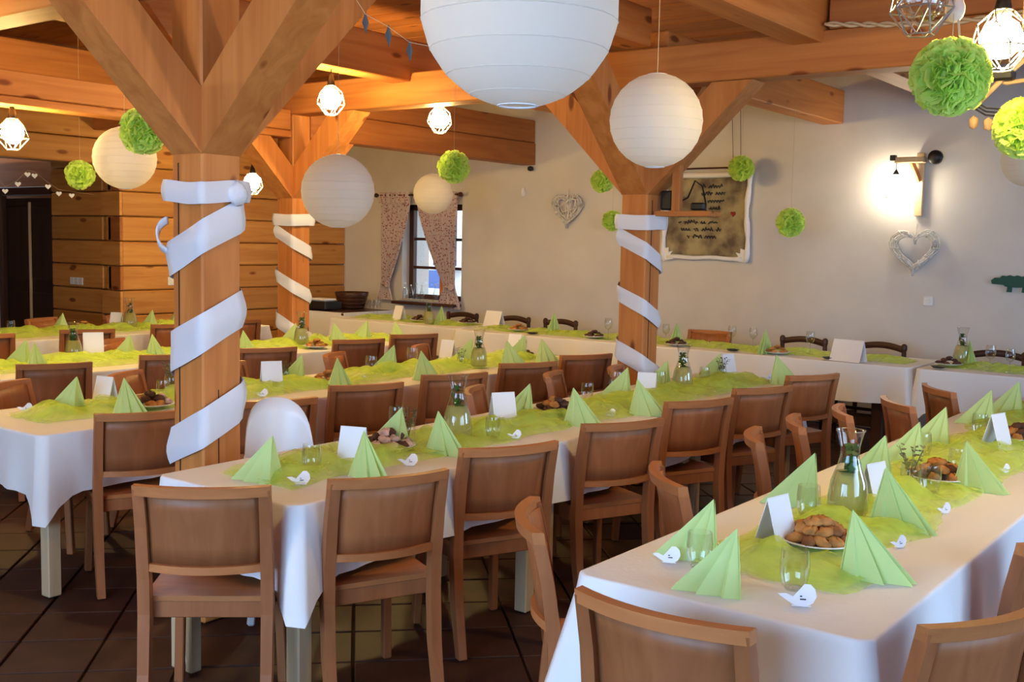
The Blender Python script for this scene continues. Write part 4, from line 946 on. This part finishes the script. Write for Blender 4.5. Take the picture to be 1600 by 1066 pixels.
# wall lamp
t = thing('wall_lamp', (-2.97, YW, 2.24)); tag(t, 'rustic wooden wall lamp with hanging bulb on the white wall', 'wall lamp')
MB().box((0, -.03, -.01), (.07, .05, .56), bev=.006).build('back_board', LEGWOOD, t)
MB().box((-.06, -.14, .20), (.26, .10, .05), bev=.006).build('arm', LEGWOOD, t)
MB().bar((-.0, -.05, .02), (-.05, -.12, .18), .035, .035).build('strut', PINE[2], t)
MB().lathe([(0,-.03), (.055,-.03), (.062,-.015), (.062,.015), (.055,.03), (0,.03)], n=18).xform(Matrix.Translation((.15, -.13, .22)) @ Matrix.Rotation(R(90), 4, 'X')).build('wheel_boss', BLACK, t, True)
MB().box((-.20, -.17, .22), (.05, .05, .05), bev=.004).build('end_cap', BLACK, t)
MB().tube([(-.17, -.17, .18), (-.17, -.17, .11)], .004, 5).build('cord', BLACK, t)
MB().lathe([(.006,.12), (.032,.075), (0,.075)], (-.17, -.17, 0), 12).build('lamp_holder', BLACK, t, True)
MB().lathe([(0,-.10), (.03,-.095), (.05,-.06), (.058,-.02), (.045,.03), (.02,.07), (0,.075)], (-.17, -.17, 0), 16).build('bulb', WBULB, t, True)
m = MB(); m.tube([Vector((-.17+.085*math.cos(a*math.pi/10), -.17+.085*math.sin(a*math.pi/10), -.13)) for a in range(20)], .003, 4, True)
for a in range(6): m.tube([Vector((-.17+.085*math.cos(a), -.17+.085*math.sin(a), -.13)), Vector((-.17+.03*math.cos(a), -.17+.03*math.sin(a), .07))], .003, 4)
m.build('wire_cage', CHROME, t)
# socket, switch, alligator, small hook
t = thing('wall_socket', (-2.85, YW-.008, 1.20)); tag(t, 'small white wall socket below the open wicker heart', 'socket'); MB().box((0, 0, 0), (.085, .016, .085), bev=.006).build('plate', PLASTIC, t); MB().lathe([(0,0), (.02,0), (.02,.006), (0,.006)], n=14).xform(Matrix.Translation((0, -.008, 0)) @ Matrix.Rotation(R(90), 4, 'X')).build('insert', PORC, t)
t = thing('wall_switch', (XL+.006, 7.35, 1.14)); tag(t, 'pale double switch plate on the log wall', 'switch'); MB().box((0, 0, 0), (.012, .09, .09), bev=.004).build('plate', PLASTIC, t); MB().box((.008, 0, 0), (.008, .05, .06), bev=.002).build('rocker', PORC, t)
t = thing('wall_switch', (XL-.85, YA-.012, 1.12)); tag(t, 'row of three pale switches on the alcove wall', 'switch')
for k in (-1, 0, 1): MB().box((k*.085, 0, 0), (.075, .016, .08), bev=.004).build('switch_plate', PLASTIC, t)
t = thing('toy_alligator', (-2.13, YW-.02, 1.385)); tag(t, 'dark green alligator cut-out on the white wall at the right edge', 'wall ornament')
body = [(-.20,.02), (-.17,.045), (-.13,.045), (-.11,.065), (-.08,.06), (-.05,.07), (-.02,.06), (.01,.07), (.04,.06), (.07,.065), (.10,.05), (.16,.05), (.26,.02), (.34,-.01), (.20,-.01), (.10,-.03), (.0,-.035), (-.08,-.03), (-.10,-.015), (-.19,-.01)]
MB().prism(body[::-1], .02, Matrix.Translation((0, -.01, 0))).build('body', GATOR, t)
for x in (-.05, .07): MB().prism([(x-.015,-.03), (x-.02,-.075), (x+.02,-.075), (x+.02,-.03)], .02, Matrix.Translation((0, -.01, 0))).build('leg', GATOR, t)
t = thing('wall_hook', (-7.35, YW-.02, 2.21)); tag(t, 'small white peg on the white wall right of the window', 'hook'); MB().lathe([(0,-.05), (.022,-.045), (.026,0), (.02,.05), (0,.055)], n=10).build('peg', PLASTIC, t, True); MB().box((0, .01, 0), (.03, .02, .03)).build('base', PLASTIC, t)
t = thing('wall_hook', (-7.24, YW-.04, 2.47)); tag(t, 'dark round hook under the timber at the white wall', 'hook'); MB().lathe([(0,-.03), (.03,-.02), (.036,0), (.03,.02), (0,.03)], n=12).build('knob', BLACK, t, True); MB().tube([(0,0,0), (0,.04,.01)], .008, 6).build('pin', BLACK, t)

# strung decorations
def garland(pts, label, cat, part, mat, mk):
    t = thing('garland', pts[0]); o0 = Vector(pts[0]); tag(t, label, cat)
    MB().tube([Vector(p)-o0 for p in pts], .0012, 4).build('thread', ROPE, t)
    for p in pts[1:-1]: mk(Vector(p)-o0, t)
def hbead(p, t): MB().prism([(x, z) for x, z in heart_pts(16, .055)], .010, Matrix.Translation(p+Vector((0, 0, -.04))) @ Matrix.Rotation(R(60), 4, 'Z')).build('felt_heart', PLASTIC, t)
gp = [(XL+.03, 5.3, 2.27)]
for px, py in ((8, 297), (28, 286), (43, 271), (54, 273), (75, 290), (92, 301), (112, 304)):
    d = ray(px, py); k = (XL+.04)/d.x; gp.append((XL+.04, k*d.y, CH+k*d.z+.03))
gp.append((XL+.03, gp[-1][1]+.25, gp[-1][2]-.02)); garland(gp, 'string of small pale hearts across the dark alcove opening', 'garland', 'heart', PLASTIC, hbead)
LEAF = flat('grey_leaf', (.06,.055,.055), .6)
def leaf(p, t): MB().add([p+Vector((0,0,.01)), p+Vector((.010,.007,-.03)), p+Vector((0,.004,-.07)), p+Vector((-.010,-.007,-.03))], [(0,1,2,3)]).build('paper_leaf', LEAF, t)
garland([tuple(dep(552, -8, 3.9)), tuple(dep(571, 22, 3.9)), tuple(dep(607, 42, 3.9)), tuple(dep(640, 66, 3.9)), tuple(dep(760, 90, 3.9))], 'thread of grey paper leaves beside the large lantern', 'garland', 'leaf', LEAF, leaf)
# twisted rope along the cross beam
t = thing('twisted_rope', (-2.5, 6.40, 2.93)); tag(t, 'pale twisted rope strung along the upper cross timber', 'rope')
for s in (0, math.pi): MB().tube([Vector((i*.018, -.02+.010*math.cos(i*.55+s), .045+.010*math.sin(i*.55+s)-.06*math.sin(min(1, i/90)*math.pi))) for i in range(110)], .010, 5).build('strand', ROPE, t, True)
# pale knot ornament above the large pompom
t = thing('ribbon_knot', dep(1492, 14, 3.63)); tag(t, 'pale ribbon knot above the large pompom', 'ornament')
MB().grid(12, 8, lambda u, v: Vector((.030*math.cos(u*6.283)*math.sin(v*3.14)*(1+.2*math.sin(u*12)), .028*math.sin(u*6.283)*math.sin(v*3.14), .045*math.cos(v*3.14))), True).build('knot', flat('pale_satin', (.75,.58,.45), .6), t, True)
MB().tube([(.012, 0, -.03), (.02, 0, -.09)], .004, 5).build('tail', ROPE, t); MB().tube([(0, 0, .03), (0, .0, .6)], .003, 4).build('string', ROPE, t)
# branch wreath with twine and cable at the top right
t = thing('branch_hanger', dep(1572, 118, 4.6)); tag(t, 'dry branch hanger with twine and dark cables at the top right edge', 'ornament')
BR = flat('dry_branch', (.40,.27,.15), .9)
MB().tube([(-.12,0,-.13), (-.02,.0,-.02), (.10,.03,.10), (.22,.05,.22)], [.010,.013,.012,.008], 6).build('branch', BR, t, True)
MB().tube([(-.12,0,.02), (.0,.02,-.03), (.12,.0,-.02), (.25,.0,.05)], [.007,.010,.009,.006], 6).build('branch', BR, t, True)
for k in range(3): MB().tube([Vector((-.02+.12*math.cos(a*.5)*(1+.12*k), .02*k, -.05-.09*math.sin(a*.5)*(1+.15*k))) for a in range(7)], .004, 5).build('cable', BLACK, t, True)
MB().box((-.01, .0, .0), (.09, .06, .045), bev=.01).build('junction_clip', BLACK, t)
for x, z in ((-.12, -.19), (-.06, -.2)): MB().lathe([(0,-.03), (.018,-.02), (.02,.015), (0,.03)], (x, 0, z), 8).build('wooden_bead', BR, t, True)
MB().tube([(.05,.02,.05), (.05,.02,.5)], .003, 4).build('string', ROPE, t)

# sunlight outside keeps the courtyard bright
su = bpy.data.lights.new('sun', 'SUN'); su.energy = 2.0; su.angle = .05; so = bpy.data.objects.new('sun', su); so.rotation_euler = (R(35), R(10), R(20)); col.objects.link(so)
